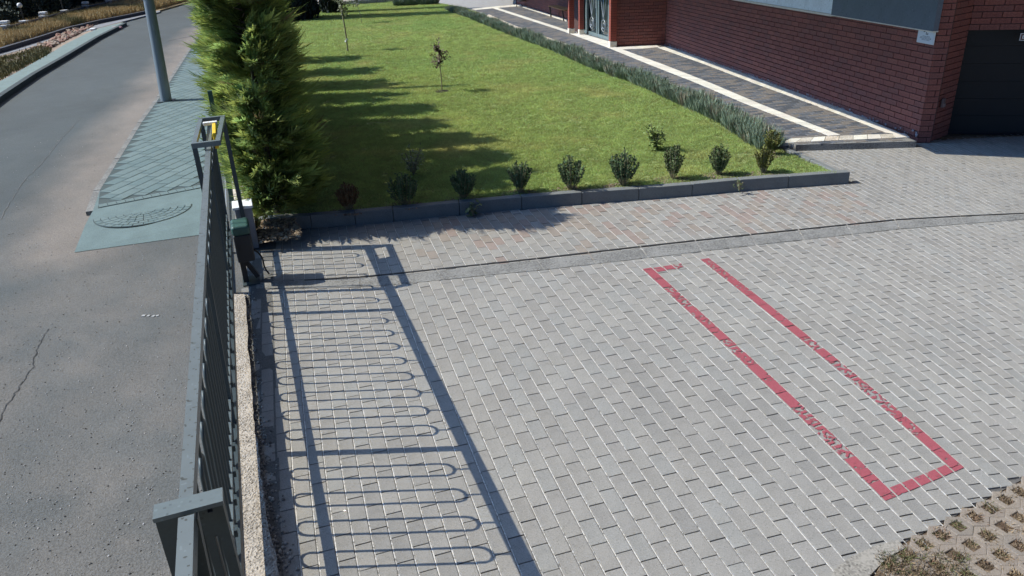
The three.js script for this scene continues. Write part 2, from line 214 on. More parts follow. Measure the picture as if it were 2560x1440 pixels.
  for (let i = 0; i + 1 < gutterPx.length; i++) {
    const n = Math.max(1, Math.round(U(...gutterPx[i]).distanceTo(U(...gutterPx[i + 1])) / 0.5));
    for (let k = 0; k < n; k++) { const L = (P, t) => [P[i][0] + (P[i + 1][0] - P[i][0]) * t, P[i][1] + (P[i + 1][1] - P[i][1]) * t]; const t0 = k / n + 0.006, t1 = (k + 1) / n - 0.006;
      const a = U(...L(gutterPx, t0)), b = U(...L(gutterPx, t1)), c = U(...L(gutterLo, t1)), d = U(...L(gutterLo, t0));
      const up = U(0, 0); const m1 = a.clone().lerp(d, 0.18), m2 = b.clone().lerp(c, 0.18);
      const P = [], qd = (p, q, r, s) => { for (const v of [p, s, r, p, r, q]) P.push(v.x, v.y, v.z); };
      for (const v of [a, b]) v.y = 0.004; for (const v of [m1, m2]) v.y = -0.004; for (const v of [c, d]) v.y = 0.004; const a2 = a.clone().lerp(d, 0.03), b2 = b.clone().lerp(c, 0.03); a2.y = b2.y = -0.03; const a3 = a.clone().lerp(d, 0.09), b3 = b.clone().lerp(c, 0.09); a3.y = b3.y = -0.03; m1.y = m2.y = 0.002;
      qd(a, b, b2, a2); qd(a2, b2, b3, a3); qd(a3, b3, m2, m1); qd(m1, m2, c, d); const g = new THREE.BufferGeometry(); g.setAttribute('position', new THREE.Float32BufferAttribute(P, 3)); g.computeVertexNormals(); add(ch, 'channel_block', metric(g), M.gutter); const fo = [a, b, b.clone().lerp(c, 0.09), a.clone().lerp(d, 0.09)]; if (a.x > -2.5) add(ch, 'joint_filler', slab(fo, 0.0065, 0.004), M.black); }
  }
  // grit along the channel
}

// ---------------------------------------------------------------- gate line frame: perp = into the yard, along = away from the camera
const GC = new THREE.Vector3(-2.078, 0, -4.798), GU = new THREE.Vector3(-0.33514, 0, -0.94217), GN = new THREE.Vector3(0.94217, 0, -0.33514);
const GP = (perp, along, h = 0) => GC.clone().addScaledVector(GU, along).addScaledVector(GN, perp).setY(h);
const gateTurn = Math.atan2(0.94217, -0.33514);

// rough concrete beam that carries the gate track
{
  const beam = structGroup('track_beam');
  const L = [[560, 1700], [637, 1317], [626, 1205], [612, 1085], [600, 922], [594, 835], [590, 735]], R = [[745, 1700], [700, 1440], [670, 1305], [655, 1205], [640, 1085], [631, 1010], [620, 872], [612, 735]];
  const out = []; const dens = (arr) => { for (let i = 0; i + 1 < arr.length; i++) for (let k = 0; k < 8; k++) { const t = k / 8; const p = U(arr[i][0] + (arr[i + 1][0] - arr[i][0]) * t, arr[i][1] + (arr[i + 1][1] - arr[i][1]) * t, 0.03); p.x += rr(-0.009, 0.009); out.push(p); } out.push(U(...arr[arr.length - 1], 0.03)); };
  const Lw = L.map(([x, y]) => [x - 46, y]); dens(Lw); dens([...R].reverse()); add(beam, 'concrete_strip', slab(out, 0.03, 0.1, 1.2), M.beam);
  
  const rail = cyl(GP(-0.10, -4.2, 0.04), GP(-0.02, 6, 0.04), 0.009, 0.009, 8); add(beam, 'track_rail', rail, M.galv);
  // crumbs along the beam's edge
  const ms = [], cs = []; for (let i = 0; i < 700; i++) { const t = rnd() * (R.length - 1), k = Math.floor(t), f = t - k; const p = U(R[k][0] + (R[k + 1][0] - R[k][0]) * f, R[k][1] + (R[k + 1][1] - R[k][1]) * f, 0.0); p.x += rr(0.0, 0.12) * rnd(); const s = rr(0.003, 0.011); ms.push(mtx(p.setY(s * 0.4), new THREE.Euler(rr(0, 6), rr(0, 6), 0), s)); const c = rr(0.12, 0.5); cs.push(col(c, c * 0.92, c * 0.8)); }
  tag(inst(scene, 'concrete_crumbs', new THREE.DodecahedronGeometry(1, 0), mat([1, 1, 1], 1), ms, cs), 'crumbled concrete bits along the gate track', 'rubble', null, 'stuff');
}

// ---------------------------------------------------------------- sliding gate
const HT = 1.42;
{
  const A = GP(-0.095, -3.09), B = GP(-0.015, 2.95), len = A.distanceTo(B);
  const gate = thing('sliding_gate', 'long grey green steel sliding gate of looped bars', 'gate', A, heading(A, B)); gate.rotation.order = 'YXZ'; gate.rotation.x = 0.042;
  add(gate, 'top_rail', metric(bx(len, 0.06, 0.044, len / 2, HT - 0.03, -0.008), 2), M.rail);
  add(gate, 'bottom_rail', metric(bx(len, 0.105, 0.05, len / 2, 0.2175, 0), 2), M.steelDark);
  add(gate, 'rack_bar', metric(bx(len, 0.035, 0.03, len / 2, 0.44, 0.0), 2), M.steel);
  const posts = [0.03, 2.24, 4.40, len - 0.03];
  for (const x of posts) add(gate, 'upright', metric(bx(0.045, HT - 0.22, 0.04, x, 0.16 + (HT - 0.22) / 2, 0), 2), M.steelDark);
  const r = 0.0585, pts = [], y0 = 0.29 + r, y1 = 1.25 - r; for (let k = 0; k <= 8; k++) { const a = Math.PI * k / 8; pts.push([r * Math.cos(a), y1 + r * Math.sin(a), 0]); } for (let k = 1; k < 4; k++) pts.push([-r, y1 + (y0 - y1) * k / 4, 0]); for (let k = 0; k <= 8; k++) { const a = Math.PI + Math.PI * k / 8; pts.push([r * Math.cos(a), y0 + r * Math.sin(a), 0]); } for (let k = 1; k < 4; k++) pts.push([r, y0 + (y1 - y0) * k / 4, 0]);
  const loop = mg([tube(pts, 0.009, 56, 6, true), cyl([0, 1.245, 0], [0, HT - 0.05, 0], 0.0075, 0.0075, 6), cyl([0, 0.22, 0], [0, 0.295, 0], 0.0075, 0.0075, 6)]);
  for (let s = 0; s < 3; s++) { const a = posts[s], b = posts[s + 1], n = s === 2 ? 5 : 8, first = 0.22, step = (b - a - 2 * first) / (n - 1); for (let k = 0; k < n; k++) { const m = add(gate, 'looped_bar', loop, M.steelDark); m.position.x = a + first + step * k; } }
  const teeth = []; for (let x = 0.05; x < len - 0.05; x += 0.24) teeth.push(bx(0.014, 0.03, 0.02, x, 0.415, 0.02)); add(gate, 'rack_lugs', mg(teeth), M.steelDark, 'stuff');

  // yellow limit sensor on the far end of the top rail
  const p = GP(0.055, 2.35, HT - 0.02); const sen = thing('sensor_box', 'small yellow box with white cap inside the far gate frame', 'sensor', p, gateTurn);
  add(sen, 'housing', rbx(0.46, 0.15, 0.035, 0.008, -0.04, 0.03, 0.035), M.yellow); add(sen, 'cap', rbx(0.06, 0.03, 0.13, 0.004, 0.22, 0.10, 0.0), M.white);

  // guide frame over the far end
  const fr = thing('gate_guide_frame', 'open steel box frame the gate slides through, at its far end', 'gate frame', GP(0, 1.8), gateTurn);
  const xo = 0.02, xe = 1.12, zi = 0.115, zo = -0.085, zi2 = 0.175, zo2 = -0.04, th = 0.045, H = 1.47;
  add(fr, 'front_crossbar', metric(bx(th, th, zi - zo + th, xo, H, (zi + zo) / 2), 2), M.steel); add(fr, 'rear_crossbar', metric(bx(th, th, zi2 - zo2 + th, xe, H, (zi2 + zo2) / 2), 2), M.steel);
  const sb = (z0, z1, n) => { const g = bx(xe - xo - th - 0.004, th - 0.004, th - 0.004, 0, 0, 0, Math.atan2(-(z1 - z0), xe - xo)); g.translate((xo + xe) / 2, H, (z0 + z1) / 2); add(fr, 'side_bar', metric(g, 2), M.steel); };
  sb(zo, zo2); sb(zi, zi2);
  for (const [x, z] of [[xo, zo], [xe, zo2], [xe, zi2], [xo, zi]]) if (!(x === xo && z === zi)) add(fr, 'leg', metric(bx(th - 0.003, H - th / 2, th - 0.003, x, (H - th / 2) / 2, z), 2), M.steelDark);

  // near guide portal: two broad legs and a top plate, with the fixed rail behind it
  const po = thing('gate_post', 'dark steel gate portal with a flat top plate nearest the camera', 'gate post', GP(0, -3.12), gateTurn);
  add(po, 'top_plate', metric(bx(0.07, 0.016, 0.205, 0, HT + 0.03, -0.025), 2), M.steel);
  add(po, 'leg', metric(bx(0.05, HT + 0.02, 0.065, 0.0, (HT + 0.02) / 2, -0.092), 2), M.steelDark);
  add(po, 'leg', metric(bx(0.05, HT + 0.02, 0.026, 0.0, (HT + 0.02) / 2, 0.013), 2), M.steelDark);
  add(po, 'leg', metric(bx(0.05, HT + 0.02, 0.032, 0.0, (HT + 0.02) / 2, 0.0575), 2), M.steelDark);
  add(po, 'cross_plate', metric(bx(0.05, 0.10, 0.0155, 0, HT - 0.05, 0.03375), 2), M.steelDark);
  const fx = thing('fixed_railing', 'short fixed steel rail continuing from the near gate post', 'railing', GP(-0.03, -4.1), gateTurn);
  add(fx, 'top_rail', metric(bx(0.92, 0.06, 0.046, 0.46, HT + 0.008, 0), 2), M.rail); add(fx, 'bottom_rail', metric(bx(0.92, 0.1, 0.06, 0.46, 0.11, 0), 2), M.steelDark);
  for (let k = 0; k < 3; k++) { const m = add(fx, 'looped_bar', loop, M.steelDark); m.position.x = 0.15 + k * 0.24; }

  // gate motor and its control cabinet
  const mo = thing('gate_motor', 'dark gate motor with a green cover on an angled foot', 'gate motor', GP(0.15, 2.03), gateTurn);
  add(mo, 'cover', rbx(0.27, 0.10, 0.17, 0.03, 0, 0.585, 0.0), M.green); add(mo, 'body', mg([rbx(0.26, 0.28, 0.16, 0.015, 0, 0.40, 0.0)]), M.black);
  add(mo, 'foot', mg([bx(0.06, 0.27, 0.05, 0, 0.135, -0.045), bx(0.05, 0.24, 0.04, 0, 0.15, 0.02, 0, -0.45)]), M.black); add(mo, 'base_plate', bx(0.22, 0.012, 0.16, 0, 0.006, 0), M.steelDark);
  add(mo, 'cable', tube([[0.08, 0.3, 0.085], [0.1, 0.2, 0.14], [0.1, 0.08, 0.15], [0.08, 0.01, 0.18]], 0.009, 16, 6), M.black);
  const cb = thing('control_cabinet', 'small grey control cabinet with white lid behind the gate motor', 'cabinet', GP(0.19, 3.05), gateTurn);
  add(cb, 'case', rbx(0.24, 0.47, 0.18, 0.01, 0, 0.235, 0), mat([0.22, 0.23, 0.25], 0.5, T_METAL)); add(cb, 'lid', rbx(0.27, 0.03, 0.21, 0.008, 0, 0.487, 0), M.white);
}

// low coping wall behind the gate, and the mesh fence that stands on it
{
  const w = thing('coping_wall', 'low beige stone coping wall behind the control cabinet', 'wall', GP(0.12, 3.2), gateTurn);
  let x = 0; while (x < 15) { const L = 0.62; add(w, 'coping_stone', metric(bx(L - 0.008, 0.06, 0.2, x + L / 2, 0.17 + rr(-0.002, 0.002), 0.06)), M.stone); x += L; }
  add(w, 'wall_base', metric(bx(15, 0.139, 0.17, 7.5, 0.0695, 0.06)), M.stone);
  const f0 = thing('fence_panel', 'dark green wire fence panels along the pavement', 'fence', GP(0.06, 4.2), gateTurn);
  for (let p = 0; p < 6; p++) { const X = p * 2.4; add(f0, 'fence_post', bx(0.05, 1.35, 0.05, X, 0.675 + 0.2, 0), M.green); const wires = []; for (let k = 1; k < 24; k++) wires.push(bx(0.010, 1.2, 0.008, X + k * 0.1, 0.85, 0)); for (const y of [0.3, 0.65, 1.0, 1.42]) wires.push(bx(2.34, 0.012, 0.012, X + 1.2, y, 0.0095)); add(f0, 'wire_panel', mg(wires), M.green, 'stuff'); }
}

// ---------------------------------------------------------------- stamped concrete pavement
{
  const sw = structGroup('pavement'); const h = 0.06;
  const leftPx = [[214, 560], [232, 527], [250, 475], [300, 395], [355, 305], [402, 240], [450, 165], [485, 110], [510, 68], [535, 30]];
  const right = [U(506, 552, h), GP(-0.12, 8), GP(-0.1, 30)].map(p => p.setY(h)); const left = px(leftPx, h);
  const poly = [...left, right[2], right[1], right[0]]; add(sw, 'pavement_slab', slab(poly, h, 0.2), M.teal);
  const a = left[0], b = right[0], a2 = U(186, 632), b2 = U(500, 588);
  { const P = []; for (const v of [a, a2, b, b, a2, b2]) P.push(v.x, v === a2 || v === b2 ? 0.005 : h, v.z); const g = new THREE.BufferGeometry(); g.setAttribute('position', new THREE.Float32BufferAttribute(P, 3)); g.computeVertexNormals(); add(sw, 'dropped_ramp', metric(g), M.teal); }
  // stamped brick pattern
  const p0 = U(245, 521, h), p1 = U(505, 470, h); const ex = p1.clone().sub(p0).setY(0).normalize(), ez = new THREE.Vector3(ex.z, 0, -ex.x); if (ez.z > 0) ez.negate();
  const zone = [p0.clone(), ...left.slice(2), right[2], right[1], p1.clone()];
  { const z2 = zone.map(p => p.clone()); add(sw, 'groove_bed', slab(z2, h + 0.003, 0.003), M.groove); }
  const tones = [[0.12, 0.17, 0.17], [0.132, 0.185, 0.184], [0.108, 0.16, 0.162]].map(t => mat(t, 0.9, T_CONC));
  const cells = []; const gx = U(455, 331, h).sub(U(405, 351, h)).setY(0).normalize(), gz = new THREE.Vector3(gx.z, 0, -gx.x); const turn = Math.atan2(-gx.z, gx.x);
  const bL = 0.40, bW = 0.20;
  for (let j = 0; j < 120; j++) for (let i = -16; i < 40; i++) { const c = p0.clone().addScaledVector(gx, (i + ((j * 0.37) % 1)) * bL - 1).addScaledVector(gz, j * bW - 1.6); let lo = 9, hi = -9; for (let k = -6; k <= 6; k++) { const t = k / 12 * bL; let ok = true; for (const w of [-0.42, 0.42]) { const q = c.clone().addScaledVector(gx, t).addScaledVector(gz, w * bW); if (q.clone().sub(p0).dot(ez) < 0.15 || !inside(zone, q.x, q.z)) ok = false; } if (ok) { lo = Math.min(lo, t); hi = Math.max(hi, t); } } if (hi - lo > 0.05) { c.addScaledVector(gx, (lo + hi) / 2); c.len = (hi - lo) / bL; cells.push(c); } }
  const g = new THREE.BoxGeometry(bL - 0.012, 0.006, bW - 0.014); const vs = cells.sort((p, q) => dist2(p) - dist2(q)); const ms = [], cs = [];
  const gm = metric(g.clone());
  vs.forEach((c, i) => { c.y = h + 0.0065 + rr(-0.0008, 0.0008); if (i < 260) { const m = add(sw, 'stamped_brick', gm, tones[Math.floor(rnd() * 3)]); m.position.copy(c); m.rotation.y = turn; m.scale.x = c.len; } else { ms.push(mtx(c, new THREE.Euler(0, turn, 0), new THREE.Vector3(c.len, 1, 1))); const k = rr(0.9, 1.1); cs.push(col(0.12 * k, 0.172 * k, 0.172 * k)); } });
  inst(sw, 'stamped_brick', gm, mat([1, 1, 1], 0.9, T_CONC), ms, cs);
  const bt = Math.atan2(-ex.z, ex.x), bg = metric(new THREE.BoxGeometry(0.098, 0.006, 0.13)); const wL = p0.distanceTo(p1); for (let x = 0.07; x < wL + 0.1; x += 0.107) { const m = add(sw, 'border_block', bg, tones[0]); m.position.copy(p0).addScaledVector(ex, x).addScaledVector(ez, 0.075).setY(h + 0.0065); m.rotation.y = bt; }
  // fan emblem of wedge cobbles
  const fl = U(243, 548, h), frr = U(490, 508, h), low = U(300, 569, h); const ctr = fl.clone().lerp(frr, 0.46); const fx = frr.clone().sub(fl).setY(0).normalize(), fz = new THREE.Vector3(-fx.z, 0, fx.x); if (fz.z < 0) fz.negate();
  const RX = fl.distanceTo(frr) / 2, RZ = 0.55; const at = (r, t) => ctr.clone().addScaledVector(fx, -Math.cos(t) * r * RX).addScaledVector(fz, Math.sin(t) * r * RZ);
  const dark = []; const N = 28; for (let k = 0; k <= N; k++) dark.push(at(1.0, Math.PI * k / N)); for (let k = N; k >= 0; k--) dark.push(at(0.06, Math.PI * k / N)); add(sw, 'fan_bed', slab(dark, h + 0.003, 0.003), M.groove);
  const rings = [0.06, 0.24, 0.4, 0.55, 0.7, 0.85, 0.985]; for (let i = 0; i < 6; i++) { const n = [5, 8, 10, 12, 13, 14][i]; for (let k = 0; k < n; k++) { const g0 = 0.014 / rings[i + 1], t0 = Math.PI * (k + (i % 2 ? 0.0 : 0)) / n + g0 * 0.7, t1 = Math.PI * (k + 1) / n - g0 * 0.7, r0 = rings[i] + 0.012, r1 = rings[i + 1] - 0.006; const q = []; for (let s = 0; s <= 3; s++) q.push(at(r1, t0 + (t1 - t0) * s / 3)); for (let s = 3; s >= 0; s--) q.push(at(r0, t0 + (t1 - t0) * s / 3)); add(sw, 'fan_cobble', slab(q, h + 0.008, 0.0045), tones[Math.floor(rnd() * 3)]); } }
  // pale kerb edge, broken in places
  for (let i = 1; i + 1 < left.length; i++) { const A = left[i], B = left[i + 1], L = A.distanceTo(B), n = Math.max(1, Math.round(L / 0.7)); const mm = M.gutter; for (let k = 0; k < n; k++) { const p = A.clone().lerp(B, (k + 0.5) / n); const m = add(sw, 'kerb_stone', metric(bx(L / n - 0.01, 0.1, 0.09)), mm); m.position.set(p.x - 0.045, h - 0.055 + rr(-0.004, 0.004), p.z); m.rotation.y = heading(A, B); } }
}
// ---------------------------------------------------------------- lamp post
{
  const b = U(416, 253, 0.06); const t = thing('lamp_post', 'tall grey octagonal steel lamp post on the pavement edge', 'lamp post', b);
  const lean = new THREE.Group(); const pole = add(t, 'pole', new THREE.CylinderGeometry(0.075, 0.125, 6, 8), M.galv); pole.geometry.translate(0, 3, 0); pole.rotation.z = -0.055; pole.material = mat([0.20, 0.235, 0.25], 0.5, T_METAL, { metalness: 0.25 });
  add(t, 'base_plate', metric(bx(0.34, 0.02, 0.34, 0, 0.012, 0, 0.3)), M.steelDark); const bd = add(t, 'collar', new THREE.CylinderGeometry(0.118, 0.118, 0.05, 8), M.galv); bd.position.set(0.118, 2.12, 0);
  const arm = add(t, 'lamp_arm', tube([[0.32, 5.95, 0], [0.1, 6.3, 0], [-0.6, 6.5, 0], [-1.2, 6.52, 0]], 0.035, 16, 6), M.galv); add(t, 'lamp_head', rbx(0.6, 0.1, 0.2, 0.03, -1.4, 6.5, 0), M.galv);
}

// ---------------------------------------------------------------- lawn with its kerb
const kerbPx = [[640, 580], [670, 576], [780, 570], [890, 562], [985, 553], [1150, 537], [1305, 523], [1455, 511], [1597, 501], [1730, 490], [1848, 479], [1970, 470], [2122, 459]];
const lawnPx = [[2092, 436], [1942, 372], [1825, 284], [1640, 204], [1520, 164], [1425, 124], [1287, 75], [1217, 43], [1165, 22], [1060, 2], [960, -4], [700, 22]];
const lawnLeft = [GP(0.42, 30), GP(0.40, 16), GP(0.36, 9), GP(0.36, 4.2)];
const LH = 0.13;
const lawnFront = kerbPx.map(([x, y]) => { const p = U(x, y); p.z -= 0.10; return p.setY(LH); }).slice(0, -1);
const lawnPoly = [...lawnFront, ...px(lawnPx, LH), ...lawnLeft.map(p => p.setY(LH))];
struct('lawn', slab(lawnPoly, LH, 0.16, 0.7), mat([0.18, 0.22, 0.07], 1, T_ROUGH));
{
  const k = thing('lawn_kerb', 'dark grey concrete kerb along the front of the lawn', 'kerb');
  for (let i = 0; i + 1 < kerbPx.length; i++) { const A = U(...kerbPx[i]), B = U(...kerbPx[i + 1]), L = A.distanceTo(B) - 0.006; const g = rbx(L, 0.17, 0.11, 0.008); const m = add(k, 'kerb_stone', metric(g), M.kerb); const c = A.clone().lerp(B, 0.5); const n = new THREE.Vector3(B.z - A.z, 0, -(B.x - A.x)).normalize(); c.addScaledVector(n, 0.055); m.position.set(c.x, 0.071 + rr(-0.003, 0.003), c.z); m.rotation.y = heading(A, B) + rr(-0.004, 0.004); }
  const R = px([[2090, 437], [2030, 408], [1935, 368]], 0.08); for (let i = 0; i + 1 < R.length; i++) { const A = R[i], B = R[i + 1], L = A.distanceTo(B) - 0.01; const m = add(k, 'side_kerb', metric(rbx(L, 0.15, 0.08, 0.01)), M.kerb); const c = A.clone().lerp(B, 0.5); m.position.set(c.x, 0.06, c.z); m.rotation.y = heading(A, B); }
}
// grass: countless short tufts
{
  const blade = (x, z, a, h, w, bend) => { const c = Math.cos(a), s = Math.sin(a); const p = [[x - w * c, 0, z - w * s], [x + w * c, 0, z + w * s], [x - s * bend * 0.4, h * 0.6, z + c * bend * 0.4], [x - s * bend, h, z + c * bend]]; return [...p[0], ...p[1], ...p[2], ...p[1], ...p[3], ...p[2]]; };
  const mk = () => { const P = []; for (let i = 0; i < 6; i++) P.push(...blade(rr(-0.02, 0.02), rr(-0.02, 0.02), rr(0, 6.28), rr(0.018, 0.042), rr(0.0022, 0.0038), rr(0.012, 0.042))); const g = new THREE.BufferGeometry(); g.setAttribute('position', new THREE.Float32BufferAttribute(P, 3)); const nn = []; for (let i = 0; i < P.length / 3; i++) nn.push(0, 1, 0); g.computeVertexNormals(); return g; };
  let x0 = -12, x1 = 5, z0 = -42, z1 = -8; const zones = [[-8, -12, 1700, 1], [-12, -17, 950, 1.25], [-17, -24, 520, 1.7], [-24, -43, 230, 2.4]];
  const lists = [[], [], []], cl = [[], [], []];
  const bed = px([[2085, 440], [1945, 378], [1640, 200], [1300, 75], [1300, 100], [1640, 240], [1900, 385], [2000, 440]], LH);
  for (const [za, zb, den, sc] of zones) { const n = Math.round((x1 - x0) * (za - zb) * den); for (let i = 0; i < n; i++) { const x = rr(x0, x1), z = rr(zb, za); if (!inside(lawnPoly, x, z)) continue; const dry = fbm(x * 1.1, z * 1.1, 201, 3), lush = fbm(x * 0.35, z * 0.35, 211, 3), cl2 = fbm(x * 5, z * 5, 221, 2); if (cl2 < 0.2) continue; const v = Math.floor(rnd() * 3); const k = rr(0.75, 1.3) * (0.75 + 0.5 * cl2); let c = [0.37, 0.46, 0.16]; const y = Math.max(0, (dry - 0.55) * 3.2), l = Math.max(0, (lush - 0.5) * 2.5); c = [c[0] + 0.10 * y - 0.05 * l, c[1] + 0.02 * y - 0.005 * l, c[2] + 0.03 * y]; if (rnd() < 0.05) c = [0.36, 0.32, 0.14];
    lists[v].push(mtx(new THREE.Vector3(x, LH - 0.004, z), new THREE.Euler(0, rr(0, 6.28), 0), new THREE.Vector3(sc, (0.8 + 0.5 * cl2) * Math.sqrt(sc), sc))); cl[v].push(col(c[0] * k, c[1] * k, c[2] * k)); } }
  const gm = leaf([1, 1, 1], 0.9, 0.4); const G = new THREE.Group(); G.name = 'grass'; tag(G, 'short mown green grass covering the lawn', 'grass', null, 'stuff'); scene.add(G);
  lists.forEach((m, i) => inst(G, 'grass_tufts', mk(), gm, m, cl[i]));
}

// ---------------------------------------------------------------- foliage makers
function leafGeo(n, fn) { const P = []; for (let i = 0; i < n; i++) P.push(...fn(i)); const g = new THREE.BufferGeometry(); g.setAttribute('position', new THREE.Float32BufferAttribute(P, 3)); g.computeVertexNormals(); return g; }
function leafAt(p, d, up, L, w) { // a folded two-triangle leaf
  const s = new THREE.Vector3().crossVectors(d, up).normalize().multiplyScalar(w), m = p.clone().addScaledVector(d, L * 0.5), t = p.clone().addScaledVector(d, L); const a = m.clone().add(s), b = m.clone().sub(s); return [p.x, p.y, p.z, a.x, a.y, a.z, t.x, t.y, t.z, p.x, p.y, p.z, t.x, t.y, t.z, b.x, b.y, b.z];
}
const rv = () => new THREE.Vector3(rr(-1, 1), rr(-1, 1), rr(-1, 1)).normalize();
// cypress hedge trees
{
  const spray = (n, L) => leafGeo(n, i => { const t = i / n, side = i % 2 ? 1 : -1; const p = new THREE.Vector3(0, 0.02 * t, t * L * 0.75); const d = new THREE.Vector3(side * (0.55 - 0.3 * t), rr(-0.1, 0.45), 1).normalize(); return leafAt(p, d, new THREE.Vector3(rr(-0.4, 0.4), 1, rr(-0.4, 0.4)), L * rr(0.3, 0.5), 0.0062); });
  const sprays = [spray(20, 0.28), spray(17, 0.23), spray(24, 0.33)]; const lm = leaf([1, 1, 1], 0.9, 0.6);
  const spots = [[0.56, 3.62, 2.75, 0.36, 'nearest feathery cypress, beside the control cabinet'], [0.60, 4.75, 2.7, 0.40, 'second cypress of the hedge counted from the control cabinet'], [0.56, 5.8, 2.85, 0.42, 'third cypress of the hedge counted from the control cabinet'], [0.62, 7.0, 3.05, 0.44, 'tallest cypress of the hedge, abreast of the yellow sensor box'], [0.6, 8.2, 2.75, 0.44, 'fifth cypress of the hedge counted from the control cabinet'], [0.66, 9.6, 2.9, 0.46, 'sixth cypress of the hedge, level with the reddish young tree'], [0.66, 11.0, 2.6, 0.48, 'seventh cypress of the hedge, just nearer than the lamp post'], [0.72, 12.6, 2.75, 0.5, 'eighth cypress of the hedge, abreast of the lamp post'], [0.76, 14.6, 2.8, 0.55, 'ninth cypress of the hedge, just past the lamp post'], [0.8, 17.0, 2.9, 0.6, 'farthest cypress of the hedge along the pavement']];
  spots.forEach(([pp, al, H, R, label], ti) => {
    const t = thing('cypress_tree', label, 'tree', GP(pp, al, LH - 0.02), 0, 'cypress trees in the hedge'); const th = ti === 0 ? 1 : 1;
    add(t, 'trunk', cyl([0, 0, 0], [rr(-0.05, 0.05), H * 0.72, 0], 0.05, 0.012, 8), M.bark);
    const limbs = []; for (let k = 0; k < 34; k++) { const h = 0.12 * H + 0.8 * H * k / 34, a = rr(0, 6.28), r = R * 0.7 * (1 - 0.5 * h / H); limbs.push(cyl([0, h, 0], [r * Math.cos(a), h + 0.3 * r, r * Math.sin(a)], 0.011, 0.004, 5)); } add(t, 'limbs', mg(limbs), M.bark);
    const lists = [[], [], []], cs = [[], [], []]; const N = ti < 2 ? 6200 : ti < 6 ? 5200 : 3600;
    const lobes = []; for (let k = 0; k < 46; k++) lobes.push([rr(0.05, 1), rr(0, 6.28), rr(0.75, 1.2)]);
    for (let i = 0; i < N; i++) {
      const lb = lobes[Math.floor(rnd() * lobes.length)]; let y = Math.max(0.03, Math.min(1, lb[0] + rr(-0.06, 0.06))); const a = lb[1] + rr(-0.42, 0.42); const prof = y < 0.2 ? 0.8 + y : 1 - 0.72 * (y - 0.2) ** 1.3; const edge = 0.86 * R * prof * lb[2]; const wisp = rnd() < 0.05; const r = wisp ? edge * rr(0.85, 1.08) : edge * Math.sqrt(rr(0.02, 1)); const p = new THREE.Vector3(r * Math.cos(a), y * H, r * Math.sin(a));
      const out = new THREE.Vector3(Math.cos(a) + rr(-0.35, 0.35), rr(0.0, 0.6), Math.sin(a) + rr(-0.35, 0.35)).normalize(); const v = Math.floor(rnd() * 3);
      const q = new THREE.Quaternion().setFromUnitVectors(new THREE.Vector3(0, 0, 1), out); const roll = new THREE.Quaternion().setFromAxisAngle(new THREE.Vector3(0, 0, 1), rr(-0.9, 0.9)); q.multiply(roll); const s = wisp ? rr(1.2, 1.7) : rr(0.7, 1.25);
      lists[v].push(new THREE.Matrix4().compose(p, q, new THREE.Vector3(s, s, s))); const k = rr(0.7, 1.3), yl = rr(0, 1); let c = [0.215 + 0.15 * yl, 0.325 + 0.09 * yl, 0.10]; if (rnd() < 0.015) c = [0.24, 0.19, 0.09]; cs[v].push(col(c[0] * k, c[1] * k, c[2] * k));
    }
    const cr = new THREE.Group(); cr.name = 'crown'; t.add(cr); lists.forEach((m, i) => inst(cr, 'foliage', sprays[i], lm, m, cs[i], null));
  });
}
// clipped box shrubs
const boxKinds = [];
function boxShrub(tint, H, R, nShoot, flare) {
  const P = [], S = []; for (let k = 0; k < nShoot; k++) { const a = rr(0, 6.28), rad = R * Math.sqrt(rnd()), h = H * (0.7 + 0.3 * (1 - (rad / R) ** 2)) * rr(0.85, 1.05); const b = new THREE.Vector3(rad * 0.18 * Math.cos(a), 0.02, rad * 0.18 * Math.sin(a)), m = new THREE.Vector3(rad * flare * Math.cos(a), h * 0.5, rad * flare * Math.sin(a)), t = new THREE.Vector3(rad * Math.cos(a), h, rad * Math.sin(a)); const c = new THREE.QuadraticBezierCurve3(b, m, t); S.push(tube([b, c.getPoint(0.5), t], 0.0035, 5, 4)); const nl = 40; for (let i = 0; i < nl; i++) { const u = 0.28 + 0.72 * i / nl, p = c.getPoint(u), d = rv(); d.y = Math.abs(d.y) * 0.8 + 0.15; d.normalize(); P.push(...leafAt(p, d, rv(), rr(0.022, 0.04), rr(0.007, 0.011))); } }
  const g = new THREE.BufferGeometry(); g.setAttribute('position', new THREE.Float32BufferAttribute(P, 3)); g.computeVertexNormals(); return [mg(S), g, leaf(tint, 0.8)];
}
